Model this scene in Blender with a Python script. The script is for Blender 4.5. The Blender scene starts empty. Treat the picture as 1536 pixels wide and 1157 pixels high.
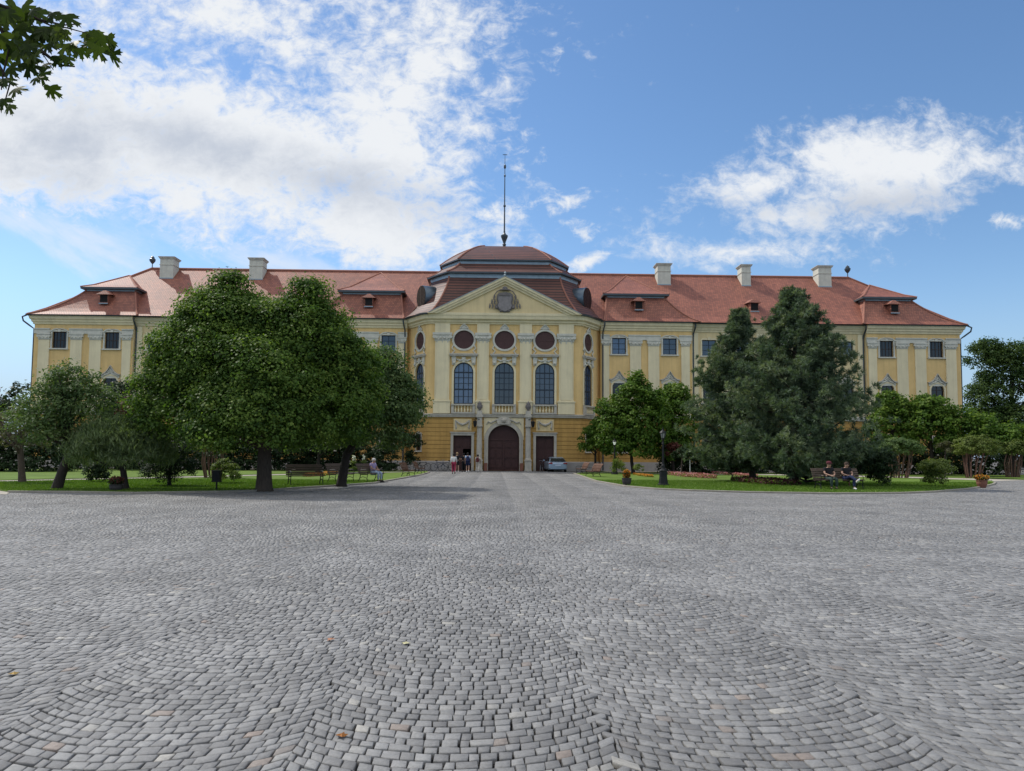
import bpy, math, random
import numpy as np
from mathutils import Vector, Matrix
random.seed(7); RNG = np.random.default_rng(7)
scene = bpy.context.scene
COL = scene.collection
R = math.radians
PI = math.pi

# ------------------------------------------------------------------ camera model (also used to measure positions)
F = 1090.; CX = 768.; CY = 609.1
CAM = (-0.9, -70.0, 1.55); YAW = R(1.37); PIT = R(3.85); ROLL = R(0.42)
f0 = Vector((math.sin(YAW)*math.cos(PIT), math.cos(YAW)*math.cos(PIT), math.sin(PIT)))
r0 = Vector((math.cos(YAW), -math.sin(YAW), 0)); u0 = r0.cross(f0)
rr = math.cos(ROLL)*r0 + math.sin(ROLL)*u0
uu = math.cos(ROLL)*u0 - math.sin(ROLL)*r0
def ray(px, py): return f0 + rr*((px-CX)/F) - uu*((py-CY)/F)
def P(px, py, Y):
    d = ray(px, py); t = (Y-CAM[1])/d.y
    return CAM[0]+t*d.x, CAM[2]+t*d.z
def G(px, py, z=0.0):
    d = ray(px, py); t = (z-CAM[2])/d.z
    return CAM[0]+t*d.x, CAM[1]+t*d.y

cam = bpy.data.cameras.new('camera'); co = bpy.data.objects.new('camera', cam); COL.objects.link(co)
M = Matrix.Identity(4)
for i in range(3):
    M[i][0] = rr[i]; M[i][1] = uu[i]; M[i][2] = -f0[i]; M[i][3] = CAM[i]
co.matrix_world = M
cam.sensor_width = 36; cam.lens = F/1536*36; cam.shift_y = 30.6/1536
cam.clip_start = 0.1; cam.clip_end = 5000
scene.camera = co

# ------------------------------------------------------------------ mesh builder
class MB:
    def __init__(s): s.v = []; s.f = []; s.mi = []; s.M = None; s.m = 0
    def add(s, vs, fs):
        o = len(s.v)
        if s.M is not None: vs = [tuple(s.M @ Vector(v)) for v in vs]
        s.v += [tuple(v) for v in vs]
        for f in fs: s.f.append(tuple(o+i for i in f)); s.mi.append(s.m)
    def box(s, x0, x1, y0, y1, z0, z1):
        s.add([(x0,y0,z0),(x1,y0,z0),(x1,y1,z0),(x0,y1,z0),(x0,y0,z1),(x1,y0,z1),(x1,y1,z1),(x0,y1,z1)],
              [(0,3,2,1),(4,5,6,7),(0,1,5,4),(1,2,6,5),(2,3,7,6),(3,0,4,7)])
    def quad(s, *p): s.add(p, [tuple(range(len(p)))])
    def prism(s, poly, y0, y1):
        n = len(poly)
        s.add([(x,y0,z) for x,z in poly]+[(x,y1,z) for x,z in poly],
              [tuple(range(n)), tuple(range(2*n-1,n-1,-1))]+[(i,i+n,(i+1)%n+n,(i+1)%n) for i in range(n)])
    def slab(s, poly, z0, z1):
        n = len(poly)
        s.add([(x,y,z0) for x,y in poly]+[(x,y,z1) for x,y in poly],
              [tuple(range(n-1,-1,-1)), tuple(range(n,2*n))]+[(i,(i+1)%n,(i+1)%n+n,i+n) for i in range(n)])
    def tube(s, pts, r, n=8, caps=True):
        pts = [Vector(p) for p in pts]; k = len(pts)
        rs = r if isinstance(r, (list,tuple)) else [r]*k
        vs = []; prev = None
        for i,p in enumerate(pts):
            d = (pts[min(i+1,k-1)]-pts[max(i-1,0)])
            d = d.normalized() if d.length > 1e-9 else Vector((0,0,1))
            if prev is None:
                a = d.orthogonal().normalized()
            else:
                a = prev - d*prev.dot(d); a = a.normalized() if a.length > 1e-6 else d.orthogonal().normalized()
            prev = a; b = d.cross(a)
            for j in range(n):
                t = 2*PI*j/n; vs.append(p + (a*math.cos(t)+b*math.sin(t))*rs[i])
        fs = [(i*n+j, i*n+(j+1)%n, (i+1)*n+(j+1)%n, (i+1)*n+j) for i in range(k-1) for j in range(n)]
        if caps: fs += [tuple(range(n-1,-1,-1)), tuple(range((k-1)*n, k*n))]
        s.add(vs, fs)
    def lathe(s, prof, c=(0,0,0), n=14, sx=1., sy=1.):
        vs = [(c[0]+r*sx*math.cos(2*PI*j/n), c[1]+r*sy*math.sin(2*PI*j/n), c[2]+z) for r,z in prof for j in range(n)]
        k = len(prof)
        fs = [(i*n+j, i*n+(j+1)%n, (i+1)*n+(j+1)%n, (i+1)*n+j) for i in range(k-1) for j in range(n)]
        fs += [tuple(range(n-1,-1,-1)), tuple(range((k-1)*n, k*n))]
        s.add(vs, fs)
    def ball(s, c, r, n=10, m=6, sx=1, sy=1, sz=1):
        s.lathe([(max(1e-3,r*math.sin(PI*i/m)), -r*sz*math.cos(PI*i/m)) for i in range(m+1)], c, n, sx, sy)
    def sweep(s, prof, path, closed=True):
        # prof: (out, z) ring ; path: (x, y) ; outward = right-hand side of the direction of travel
        P2 = [Vector(p) for p in path]; k = len(P2); n = len(prof); vs = []
        for i,p in enumerate(P2):
            ds = []
            if i > 0: ds.append((P2[i]-P2[i-1]).normalized())
            if i < k-1: ds.append((P2[i+1]-P2[i]).normalized())
            ns = [Vector((d.y,-d.x)) for d in ds]
            m = ns[0] if len(ns) == 1 else (ns[0]+ns[1]).normalized()
            sc = 1/max(.35, m.dot(ns[0]))
            for o,z in prof: vs.append((p.x+m.x*o*sc, p.y+m.y*o*sc, z))
        rng = n if closed else n-1
        fs = [(i*n+j, (i+1)*n+j, (i+1)*n+(j+1)%n, i*n+(j+1)%n) for i in range(k-1) for j in range(rng)]
        if closed: fs += [tuple(range(n-1,-1,-1)), tuple(range((k-1)*n, k*n))]
        s.add(vs, fs)
    def loft(s, rings, close_ring=False, cap_top=False):
        n = len(rings[0]); k = len(rings); vs = [p for r in rings for p in r]
        rng = n if close_ring else n-1
        fs = [(i*n+j, i*n+(j+1)%n, (i+1)*n+(j+1)%n, (i+1)*n+j) for i in range(k-1) for j in range(rng)]
        if cap_top: fs.append(tuple(range((k-1)*n, k*n)))
        s.add(vs, fs)
    # wall in local xz plane at y=0 (outside is -y) with openings
    def wall(s, x0, x1, z0, z1, ops=(), depth=.25):
        xs = sorted({x0,x1,*[o[0] for o in ops],*[o[1] for o in ops]}); zs = sorted({z0,z1,*[o[2] for o in ops],*[o[3] for o in ops]})
        for a,b in zip(xs,xs[1:]):
            for c,d in zip(zs,zs[1:]):
                xm=(a+b)/2; zm=(c+d)/2
                if any(o[0]<xm<o[1] and o[2]<zm<o[3] for o in ops): continue
                s.quad((a,0,c),(b,0,c),(b,0,d),(a,0,d))
        for o in ops:
            kind = o[4] if len(o) > 4 else 'rect'
            a,b,c,d = o[:4]
            if kind == 'rect': ring = [(a,c),(b,c),(b,d),(a,d)]
            elif kind == 'arch':
                rise = o[5]; ring = [(a,c),(b,c)]
                for i in range(17):
                    t = PI*i/16; ring.append(((a+b)/2+(b-a)/2*math.cos(t), d-rise+rise*math.sin(t)))
                arc = ring[2:]
                for (p,q) in zip(arc,arc[1:]): s.quad((q[0],0,q[1]),(p[0],0,p[1]),(p[0],0,d),(q[0],0,d))
            else:
                ring = []; N = 32; cx=(a+b)/2; cz=(c+d)/2; rx=(b-a)/2; rz=(d-c)/2; sq=[]
                for i in range(N):
                    t=2*PI*i/N; ct,st=math.cos(t),math.sin(t); m=max(abs(ct),abs(st))
                    ring.append((cx+rx*ct*.999, cz+rz*st*.999)); sq.append((cx+rx*ct/m, cz+rz*st/m))
                for i in range(N):
                    j=(i+1)%N; s.quad((ring[i][0],0,ring[i][1]),(sq[i][0],0,sq[i][1]),(sq[j][0],0,sq[j][1]),(ring[j][0],0,ring[j][1]))
            n=len(ring)
            for i in range(n):
                p=ring[i]; q=ring[(i+1)%n]
                s.quad((p[0],0,p[1]),(p[0],depth,p[1]),(q[0],depth,q[1]),(q[0],0,q[1]))
    def build(s, name, mats, parent=None, smooth=False, label=None, loc=None, rotz=None):
        me = bpy.data.meshes.new(name); me.from_pydata(s.v, [], s.f)
        if not isinstance(mats, (list,tuple)): mats = [mats]
        for m in mats: me.materials.append(m)
        if len(mats) > 1: me.polygons.foreach_set('material_index', s.mi)
        if smooth: me.polygons.foreach_set('use_smooth', [True]*len(me.polygons))
        me.update(); o = bpy.data.objects.new(name, me); COL.objects.link(o)
        if parent: o.parent = parent
        if loc is not None: o.location = loc
        if rotz is not None: o.rotation_euler = (0,0,rotz)
        if label: o['label'] = label
        return o

def tag(o, label=None, cat=None, group=None, kind=None):
    if label: o['label'] = label
    if cat: o['category'] = cat
    if group: o['group'] = group
    if kind: o['kind'] = kind
    return o
def thing(name, label, cat, loc=(0,0,0), rotz=0, group=None):
    o = bpy.data.objects.new(name, None); COL.objects.link(o); o.location = loc; o.rotation_euler = (0,0,rotz)
    o.empty_display_size = .2
    return tag(o, label, cat, group)
def dup(o, parent=None, loc=None, rotz=None, label=None):
    c = o.copy(); COL.objects.link(c)
    if parent is not None: c.parent = parent
    if loc is not None: c.location = loc
    if rotz is not None: c.rotation_euler = (0,0,rotz)
    if label: c['label'] = label
    for ch in list(o.children): dup(ch, c)
    return c

# ------------------------------------------------------------------ materials
def nt(m): return m.node_tree.nodes, m.node_tree.links
def mat(name, col, rough=.8, var=.12, scale=3., bump=0., bscale=30., metal=0., spec=.3, streak=0., stretch=None):
    m = bpy.data.materials.new(name); m.use_nodes = True; N,L = nt(m); b = N['Principled BSDF']
    b.inputs['Roughness'].default_value = rough; b.inputs['Metallic'].default_value = metal
    b.inputs['Specular IOR Level'].default_value = spec
    tc = N.new('ShaderNodeTexCoord'); src = tc.outputs['Object']
    if stretch:
        mp = N.new('ShaderNodeMapping'); mp.inputs['Scale'].default_value = stretch; L.new(src, mp.inputs['Vector']); src = mp.outputs['Vector']
    n = N.new('ShaderNodeTexNoise'); n.inputs['Scale'].default_value = scale; n.inputs['Detail'].default_value = 6; n.inputs['Roughness'].default_value = .65
    L.new(src, n.inputs['Vector'])
    mr = N.new('ShaderNodeMapRange'); mr.inputs['From Min'].default_value=.25; mr.inputs['From Max'].default_value=.75
    mr.inputs['To Min'].default_value = 1-var; mr.inputs['To Max'].default_value = 1+var
    L.new(n.outputs['Fac'], mr.inputs['Value'])
    mx = N.new('ShaderNodeVectorMath'); mx.operation='SCALE'; mx.inputs[0].default_value = col[:3]
    L.new(mr.outputs['Result'], mx.inputs['Scale']); L.new(mx.outputs['Vector'], b.inputs['Base Color'])
    if streak:
        mp2=N.new('ShaderNodeMapping'); mp2.inputs['Scale'].default_value=(1.6,1.6,.11); L.new(tc.outputs['Object'],mp2.inputs['Vector'])
        ns=N.new('ShaderNodeTexNoise'); ns.inputs['Scale'].default_value=1.5; ns.inputs['Detail'].default_value=7; ns.inputs['Roughness'].default_value=.7; L.new(mp2.outputs['Vector'],ns.inputs['Vector'])
        ms=N.new('ShaderNodeMapRange'); ms.inputs['From Min'].default_value=.42; ms.inputs['From Max'].default_value=.72; ms.inputs['To Min'].default_value=1.03; ms.inputs['To Max'].default_value=1-streak; L.new(ns.outputs['Fac'],ms.inputs['Value'])
        vs=N.new('ShaderNodeVectorMath'); vs.operation='SCALE'; L.new(mx.outputs['Vector'],vs.inputs[0]); L.new(ms.outputs['Result'],vs.inputs['Scale']); L.new(vs.outputs['Vector'],b.inputs['Base Color'])
    if bump:
        n2 = N.new('ShaderNodeTexNoise'); n2.inputs['Scale'].default_value = bscale; n2.inputs['Detail'].default_value = 4; L.new(tc.outputs['Object'], n2.inputs['Vector'])
        bp = N.new('ShaderNodeBump'); bp.inputs['Strength'].default_value = bump; bp.inputs['Distance'].default_value = .02
        L.new(n2.outputs['Fac'], bp.inputs['Height']); L.new(bp.outputs['Normal'], b.inputs['Normal'])
    return m

CREAM = mat('cream_plaster', (.75,.655,.425), .85, .09, .7, .15, 25, streak=.14)
YELLOW = mat('yellow_plaster', (.73,.51,.22), .85, .12, .6, .2, 25, streak=.14)
PALEY = mat('pale_yellow_plaster', (.72,.575,.315), .85, .10, .6, .15, 25, streak=.14)
GREYCR = mat('grey_cream_stucco', (.58,.565,.48), .85, .12, 2., .3, 30, streak=.14)
STONE = mat('grey_stone', (.47,.44,.37), .85, .15, 2.5, .3, 40, streak=.14)
STONED = mat('dark_carved_stone', (.17,.155,.15), .85, .25, 3, .4, 30)
PLINTH = mat('plinth_stone', (.36,.34,.32), .9, .18, 1.5, .3, 20)
ZINC = mat('zinc_sheet', (.27,.325,.35), .42, .2, 2, 0, metal=.5, spec=.5)
ZINCB = mat('dark_blue_zinc', (.10,.135,.165), .35, .3, 2, 0, metal=.6, spec=.5)  # darker and bluer than the fascia zinc, for the round dormers
DZINC = mat('dark_zinc_gutter', (.06,.075,.085), .45, .2, 2, 0, metal=.3, spec=.5)
TRIMD = mat('terracotta_ridge', (.30,.13,.09), .8, .2, 3)
FRAME = mat('window_frame_paint', (.02,.03,.045), .4, .1)
FRAMEB = mat('brown_window_frame', (.045,.03,.022), .5, .2)
WOODD = mat('dark_door_wood', (.06,.027,.024), .55, .25, 3, .3, 20, stretch=(6,6,.6))
SHUT = mat('shutter_wood', (.085,.045,.042), .7, .2, 2, .3, 20, stretch=(8,8,.7))
IRON = mat('black_iron', (.012,.013,.014), .55, .2, 5, metal=0., spec=.25)
BARK = mat('grey_brown_bark', (.075,.058,.045), .95, .35, 6, .8, 14, stretch=(3,3,.8))
BARKD = mat('dark_bark', (.04,.032,.027), .95, .35, 6, .8, 14, stretch=(3,3,.8))
STEMR = mat('reddish_stems', (.13,.075,.055), .9, .35, 6)
BENCHW = mat('brown_bench_wood', (.13,.062,.038), .6, .25, 3, .2, 20)
BENCHD = mat('weathered_bench_wood', (.085,.06,.045), .7, .25, 3, .2, 20)
KERB = mat('pale_kerb_stone', (.26,.24,.20), .9, .2, 3, .3, 20)
DARKIN = mat('dark_interior', (.012,.011,.011), .9, .1)
WHITEPL = mat('white_paint', (.7,.7,.68), .6, .06)
RUBBER = mat('black_rubber', (.015,.015,.015), .8, .1)
CHROME = mat('grey_metal', (.45,.46,.47), .3, .05, metal=.9)
CARP = mat('silver_blue_car_paint', (.33,.41,.5), .28, .04, 2, metal=.55, spec=.5)
CARG = mat('car_window_glass', (.01,.014,.017), .12, .02, spec=.25)
REDL = mat('red_lamp_glass', (.25,.012,.012), .15, .1, spec=.5)
PLATE = mat('number_plate', (.6,.66,.75), .5, .03)
TERRA = mat('terracotta_pot', (.22,.10,.07), .85, .2, 4)
POTD = mat('dark_pot', (.045,.04,.042), .6, .2, 4)

def glass(name, col, rough=.04, ior=1.9):
    m = bpy.data.materials.new(name); m.use_nodes = True; N,L = nt(m); b = N['Principled BSDF']
    b.inputs['Roughness'].default_value = rough; b.inputs['IOR'].default_value = ior
    tc = N.new('ShaderNodeTexCoord'); n = N.new('ShaderNodeTexNoise'); n.inputs['Scale'].default_value = 1.6; n.inputs['Detail'].default_value = 3
    L.new(tc.outputs['Object'], n.inputs['Vector'])
    mx = N.new('ShaderNodeMix'); mx.data_type='RGBA'; mx.inputs['A'].default_value=(*[c*.4 for c in col],1); mx.inputs['B'].default_value=(*[c*1.6 for c in col],1)
    L.new(n.outputs['Fac'], mx.inputs['Factor'])
    oi=N.new('ShaderNodeObjectInfo'); cr=N.new('ShaderNodeValToRGB'); e=cr.color_ramp.elements; e[0].color=(.3,.3,.3,1); e[1].color=(3.2,3.,2.8,1); e[1].position=1.; k=e.new(.62); k.color=(1.2,1.2,1.2,1); k=e.new(.86); k.color=(4.5,4.2,3.8,1)
    L.new(oi.outputs['Random'],cr.inputs['Fac']); mm=N.new('ShaderNodeMix'); mm.data_type='RGBA'; mm.blend_type='MULTIPLY'; mm.inputs['Factor'].default_value=1
    L.new(mx.outputs['Result'],mm.inputs['A']); L.new(cr.outputs['Color'],mm.inputs['B']); L.new(mm.outputs['Result'], b.inputs['Base Color'])
    n2 = N.new('ShaderNodeTexNoise'); n2.inputs['Scale'].default_value = 1.1; L.new(tc.outputs['Object'], n2.inputs['Vector'])
    bp = N.new('ShaderNodeBump'); bp.inputs['Strength'].default_value=.12; bp.inputs['Distance'].default_value=.05
    L.new(n2.outputs['Fac'], bp.inputs['Height']); L.new(bp.outputs['Normal'], b.inputs['Normal'])
    return m
GLASS = glass('window_glass', (.016,.028,.055), .04, 1.85)
GLASSD = glass('dark_window_glass', (.012,.013,.015), .08, 1.55)
LAMPG = glass('lamp_glass', (.5,.52,.5), .2, 1.5)

def rustic():
    m = mat('ochre_rusticated_plaster', (.49,.295,.088), .85, .16, .8, 0, streak=.2)
    N,L = nt(m); b = N['Principled BSDF']; tc = [n for n in N if n.type=='TEX_COORD'][0]
    sp = N.new('ShaderNodeSeparateXYZ'); L.new(tc.outputs['Object'], sp.inputs[0])
    a = N.new('ShaderNodeMath'); a.operation='MULTIPLY'; a.inputs[1].default_value=1/.41; L.new(sp.outputs['Z'], a.inputs[0])
    fr = N.new('ShaderNodeMath'); fr.operation='FRACT'; L.new(a.outputs[0], fr.inputs[0])
    mr = N.new('ShaderNodeMapRange'); mr.interpolation_type='SMOOTHSTEP'; mr.inputs['From Min'].default_value=.0; mr.inputs['From Max'].default_value=.13
    L.new(fr.outputs[0], mr.inputs['Value'])
    old = b.inputs['Base Color'].links[0].from_socket
    mx = N.new('ShaderNodeMix'); mx.data_type='RGBA'; mx.inputs['A'].default_value=(.30,.16,.045,1)
    L.new(mr.outputs['Result'], mx.inputs['Factor']); L.new(old, mx.inputs['B']); L.new(mx.outputs['Result'], b.inputs['Base Color'])
    bp = N.new('ShaderNodeBump'); bp.inputs['Strength'].default_value=.8; bp.inputs['Distance'].default_value=.04
    L.new(mr.outputs['Result'], bp.inputs['Height']); L.new(bp.outputs['Normal'], b.inputs['Normal'])
    return m
OCHRE = rustic()

def tiles(name, c1, c2, mort, sx=.2, sz=.16, patch=.25, gap=.012):
    m = bpy.data.materials.new(name); m.use_nodes=True; N,L = nt(m); b=N['Principled BSDF']; b.inputs['Roughness'].default_value=.6; b.inputs['Specular IOR Level'].default_value=.5
    tc=N.new('ShaderNodeTexCoord'); sp=N.new('ShaderNodeSeparateXYZ'); L.new(tc.outputs['Object'],sp.inputs[0])
    ad=N.new('ShaderNodeMath'); ad.operation='ADD'; yk=N.new('ShaderNodeMath'); yk.operation='MULTIPLY'; yk.inputs[1].default_value=.35
    L.new(sp.outputs['Y'],yk.inputs[0]); L.new(sp.outputs['X'],ad.inputs[0]); L.new(yk.outputs[0],ad.inputs[1])
    cb=N.new('ShaderNodeCombineXYZ'); L.new(ad.outputs[0],cb.inputs['X']); L.new(sp.outputs['Z'],cb.inputs['Y'])
    br=N.new('ShaderNodeTexBrick'); br.inputs['Scale'].default_value=1; br.inputs['Brick Width'].default_value=sx; br.inputs['Row Height'].default_value=sz
    br.inputs['Mortar Size'].default_value=gap; br.inputs['Mortar Smooth'].default_value=.4; br.inputs['Bias'].default_value=-.1
    br.inputs['Color1'].default_value=(*c1,1); br.inputs['Color2'].default_value=(*c2,1); br.inputs['Mortar'].default_value=(*mort,1)
    L.new(cb.outputs[0],br.inputs['Vector'])
    n=N.new('ShaderNodeTexNoise'); n.inputs['Scale'].default_value=.45; n.inputs['Detail'].default_value=7; n.inputs['Roughness'].default_value=.7; L.new(tc.outputs['Object'],n.inputs['Vector'])
    mr=N.new('ShaderNodeMapRange'); mr.inputs['From Min'].default_value=.3; mr.inputs['From Max'].default_value=.7; mr.inputs['To Min'].default_value=1-patch; mr.inputs['To Max'].default_value=1+patch
    L.new(n.outputs['Fac'],mr.inputs['Value'])
    v=N.new('ShaderNodeVectorMath'); v.operation='SCALE'; L.new(br.outputs['Color'],v.inputs[0]); L.new(mr.outputs['Result'],v.inputs['Scale']); L.new(v.outputs[0],b.inputs['Base Color'])
    bp=N.new('ShaderNodeBump'); bp.inputs['Strength'].default_value=.5; bp.inputs['Distance'].default_value=.03; bp.invert=True
    L.new(br.outputs['Fac'],bp.inputs['Height']); L.new(bp.outputs['Normal'],b.inputs['Normal'])
    return m
TILE = tiles('red_clay_tiles', (.325,.115,.068), (.205,.07,.045), (.12,.042,.03), .24, .2, .22, .02)
TILEC = tiles('brown_red_clay_tiles', (.135,.047,.03), (.085,.03,.02), (.022,.01,.009), 40., .30, .35, .06)

def leafmat(name, cols, trans=.35, rough=.55):
    m = bpy.data.materials.new(name); m.use_nodes=True; N,L=nt(m); b=N['Principled BSDF']; out=N['Material Output']
    at=N.new('ShaderNodeAttribute'); at.attribute_name='tint'
    cr=N.new('ShaderNodeValToRGB'); el=cr.color_ramp.elements
    while len(el)<len(cols): el.new(.5)
    for i,c in enumerate(cols): el[i].position=i/(len(cols)-1); el[i].color=(*c,1)
    L.new(at.outputs['Fac'],cr.inputs['Fac']); L.new(cr.outputs['Color'],b.inputs['Base Color'])
    b.inputs['Roughness'].default_value=rough; b.inputs['Specular IOR Level'].default_value=.14
    if trans>0:
        tr=N.new('ShaderNodeBsdfTranslucent'); g=N.new('ShaderNodeMix'); g.data_type='RGBA'; g.blend_type='MULTIPLY'; g.inputs['Factor'].default_value=1; g.inputs['B'].default_value=(1.15,1.3,.45,1)
        L.new(cr.outputs['Color'],g.inputs['A']); L.new(g.outputs['Result'],tr.inputs['Color'])
        ms=N.new('ShaderNodeMixShader'); ms.inputs['Fac'].default_value=trans
        L.new(b.outputs[0],ms.inputs[1]); L.new(tr.outputs[0],ms.inputs[2]); L.new(ms.outputs[0],out.inputs['Surface'])
    return m
LEAF_MAPLE = leafmat('broadleaf_foliage', [(.035,.075,.02),(.095,.165,.032),(.2,.27,.055)], .45)
LEAF_LIGHT = leafmat('bright_foliage', [(.04,.085,.015),(.085,.155,.022),(.16,.225,.035)])
LEAF_OLIVE = leafmat('olive_foliage', [(.05,.09,.034),(.10,.155,.055),(.17,.225,.085)])
LEAF_MID = leafmat('mid_green_foliage', [(.02,.045,.015),(.05,.09,.024),(.11,.16,.04)], .35)
LEAF_TAM = leafmat('grey_green_feathery_foliage', [(.09,.13,.065),(.16,.215,.10),(.23,.28,.14)], .4)
LEAF_DULL = leafmat('dull_foliage', [(.055,.06,.035),(.09,.095,.052),(.15,.145,.085)])
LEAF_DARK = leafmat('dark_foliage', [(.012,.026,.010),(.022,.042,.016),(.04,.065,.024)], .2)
LEAF_PINE = leafmat('pine_needles', [(.05,.08,.055),(.12,.165,.105),(.25,.29,.18)], .25)
LEAF_YEL = leafmat('yellow_green_foliage', [(.06,.095,.025),(.125,.165,.04),(.21,.25,.08)], .35)
LEAF_RED = leafmat('copper_foliage', [(.06,.022,.02),(.12,.04,.035),(.2,.08,.06)], .3)
LEAF_PLANE = leafmat('plane_leaves', [(.025,.042,.012),(.042,.065,.015),(.07,.095,.018)], .45)
FLOW_PINK = leafmat('pink_flowers', [(.25,.05,.06),(.5,.16,.18),(.6,.35,.33)], .2)
FLOW_ORANGE = leafmat('orange_flowers', [(.5,.13,.02),(.6,.25,.03),(.55,.35,.08)], .2)
FLOW_WINE = leafmat('wine_red_bedding', [(.05,.015,.02),(.09,.025,.035),(.15,.05,.06)], .2)
FLOW_WHITE = leafmat('white_flowers', [(.5,.5,.42),(.65,.65,.58),(.7,.7,.66)], .2)

# ------------------------------------------------------------------ world: sky + clouds, sun
SUN = Vector((-.70,.50,1.0)).normalized()
w = bpy.data.worlds.new('World'); scene.world = w; w.use_nodes = True
N,L = w.node_tree.nodes, w.node_tree.links
bg = N['Background']; SKY_STR=.15; bg.inputs['Strength'].default_value = SKY_STR
sky = N.new('ShaderNodeTexSky'); sky.sky_type='NISHITA'; sky.sun_disc=False
sky.sun_elevation = math.asin(SUN.z); sky.sun_rotation = math.atan2(SUN.x,SUN.y); sky.air_density=1.0; sky.dust_density=.25; sky.ozone_density=2.5
def V(x):
    return x
def math_n(op, a, b=None, c=None, clamp=False):
    n=N.new('ShaderNodeMath'); n.operation=op; n.use_clamp=clamp
    for i,x in enumerate((a,b,c)):
        if x is None: continue
        if isinstance(x,(int,float)): n.inputs[i].default_value=x
        else: L.new(x,n.inputs[i])
    return n.outputs[0]
def smooth(x,a,b,lo=0.,hi=1.):
    n=N.new('ShaderNodeMapRange'); n.interpolation_type='SMOOTHSTEP'; n.inputs['From Min'].default_value=a; n.inputs['From Max'].default_value=b
    n.inputs['To Min'].default_value=lo; n.inputs['To Max'].default_value=hi; L.new(x,n.inputs['Value']); return n.outputs['Result']
tc=N.new('ShaderNodeTexCoord'); sp=N.new('ShaderNodeSeparateXYZ'); L.new(tc.outputs['Generated'],sp.inputs[0])
dx,dy,dz=sp.outputs
yy=math_n('MAXIMUM',dy,.12)
u_=math_n('DIVIDE',dx,yy); v_=math_n('DIVIDE',dz,yy)
def noise(vec,scale,detail=8,rough=.6,dist=0.):
    n=N.new('ShaderNodeTexNoise'); n.inputs['Scale'].default_value=scale; n.inputs['Detail'].default_value=detail; n.inputs['Roughness'].default_value=rough; n.inputs['Distortion'].default_value=dist
    L.new(vec,n.inputs['Vector']); return n.outputs['Fac']
def comb(x,y,z=0.):
    n=N.new('ShaderNodeCombineXYZ')
    for i,a in enumerate((x,y,z)):
        if isinstance(a,(int,float)): n.inputs[i].default_value=a
        else: L.new(a,n.inputs[i])
    return n.outputs[0]
def rot(x,y,a):
    c,s=math.cos(a),math.sin(a)
    return math_n('ADD',math_n('MULTIPLY',x,c),math_n('MULTIPLY',y,s)), math_n('SUBTRACT',math_n('MULTIPLY',y,c),math_n('MULTIPLY',x,s))
uv=comb(u_,v_,.0)
ur,vr=rot(u_,v_,R(-28)); uvs=comb(math_n('MULTIPLY',ur,.45),math_n('MULTIPLY',vr,1.5),3.1)   # streaks sloping down to the right
n_big=noise(uv,4.,9,.62,.15); n_fine=noise(uv,15.,8,.68,.4); n_str=noise(uvs,9.,8,.62,.3)
n_xf=noise(comb(u_,math_n('MULTIPLY',v_,1.5),5.5),34.,7,.66,.5)
uT=math.tan(YAW)
def uvp(px,py): return (px-768)/F+uT, (682.5-py)/F
def ell(px,py,rx,ry,ang=0.,soft=1.):
    a,b=uvp(px,py)
    x=math_n('SUBTRACT',u_,a); y=math_n('SUBTRACT',v_,b)
    if ang: x,y=rot(x,y,R(ang))
    x=math_n('DIVIDE',x,rx/F); y=math_n('DIVIDE',y,ry/F)
    d=math_n('SQRT',math_n('ADD',math_n('MULTIPLY',x,x),math_n('MULTIPLY',y,y)))
    return math_n('MULTIPLY',math_n('SUBTRACT',1.,d),soft)
def mx_(*a):
    o=a[0]
    for b in a[1:]: o=math_n('MAXIMUM',o,b)
    return o
# thick bank on the left, thin broken veil above it, streaks under it
bank=mx_(ell(330,225,480,160,-14,1.75), ell(545,330,205,105,-15,1.7), ell(20,215,350,140,0,1.8), ell(570,200,170,260,6,1.3), ell(640,60,140,140,0,1.0), ell(300,10,480,110,0,.8), ell(650,235,85,80,0,.8))
rightc=mx_(ell(1375,222,285,92,4,1.5), ell(1140,262,220,60,12,1.0), ell(1200,315,210,52,0,.95), ell(1120,368,225,36,0,1.05), ell(1320,275,240,62,8,1.2), ell(1500,215,160,60,-5,1.2))
small=mx_(ell(735,312,58,26,0,.75), ell(845,296,62,24,12,.55), ell(862,337,38,20,-15,.5), ell(885,385,55,18,20,.6), ell(1540,312,40,22,0,.7), ell(838,70,10,34,0,.3), ell(700,350,60,34,0,.5), ell(760,200,40,60,0,.15))
streak=mx_(ell(110,345,280,60,-14,.42), ell(420,395,240,26,-10,.35))
def dens(mask,amp_b,amp_f,lo,hi,extra=None,amp_s=0.):
    s=math_n('ADD',mask,math_n('MULTIPLY',math_n('SUBTRACT',n_big,.5),amp_b))
    s=math_n('ADD',s,math_n('MULTIPLY',math_n('SUBTRACT',n_fine,.5),amp_f))
    s=math_n('ADD',s,math_n('MULTIPLY',math_n('SUBTRACT',n_xf,.5),amp_f*.8))
    if amp_s: s=math_n('ADD',s,math_n('MULTIPLY',math_n('SUBTRACT',n_str,.5),amp_s))
    return smooth(s,lo,hi)
d1=dens(bank,1.3,2.4,-.1,1.1,amp_s=.8); d2=dens(rightc,1.7,2.2,.0,1.25,amp_s=1.0); d3=dens(small,1.2,1.7,.05,.7); d4=math_n('MULTIPLY',dens(streak,.3,.2,.0,.55,amp_s=1.7),.6)
front=mx_(d1,d2,d3,d4)
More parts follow.
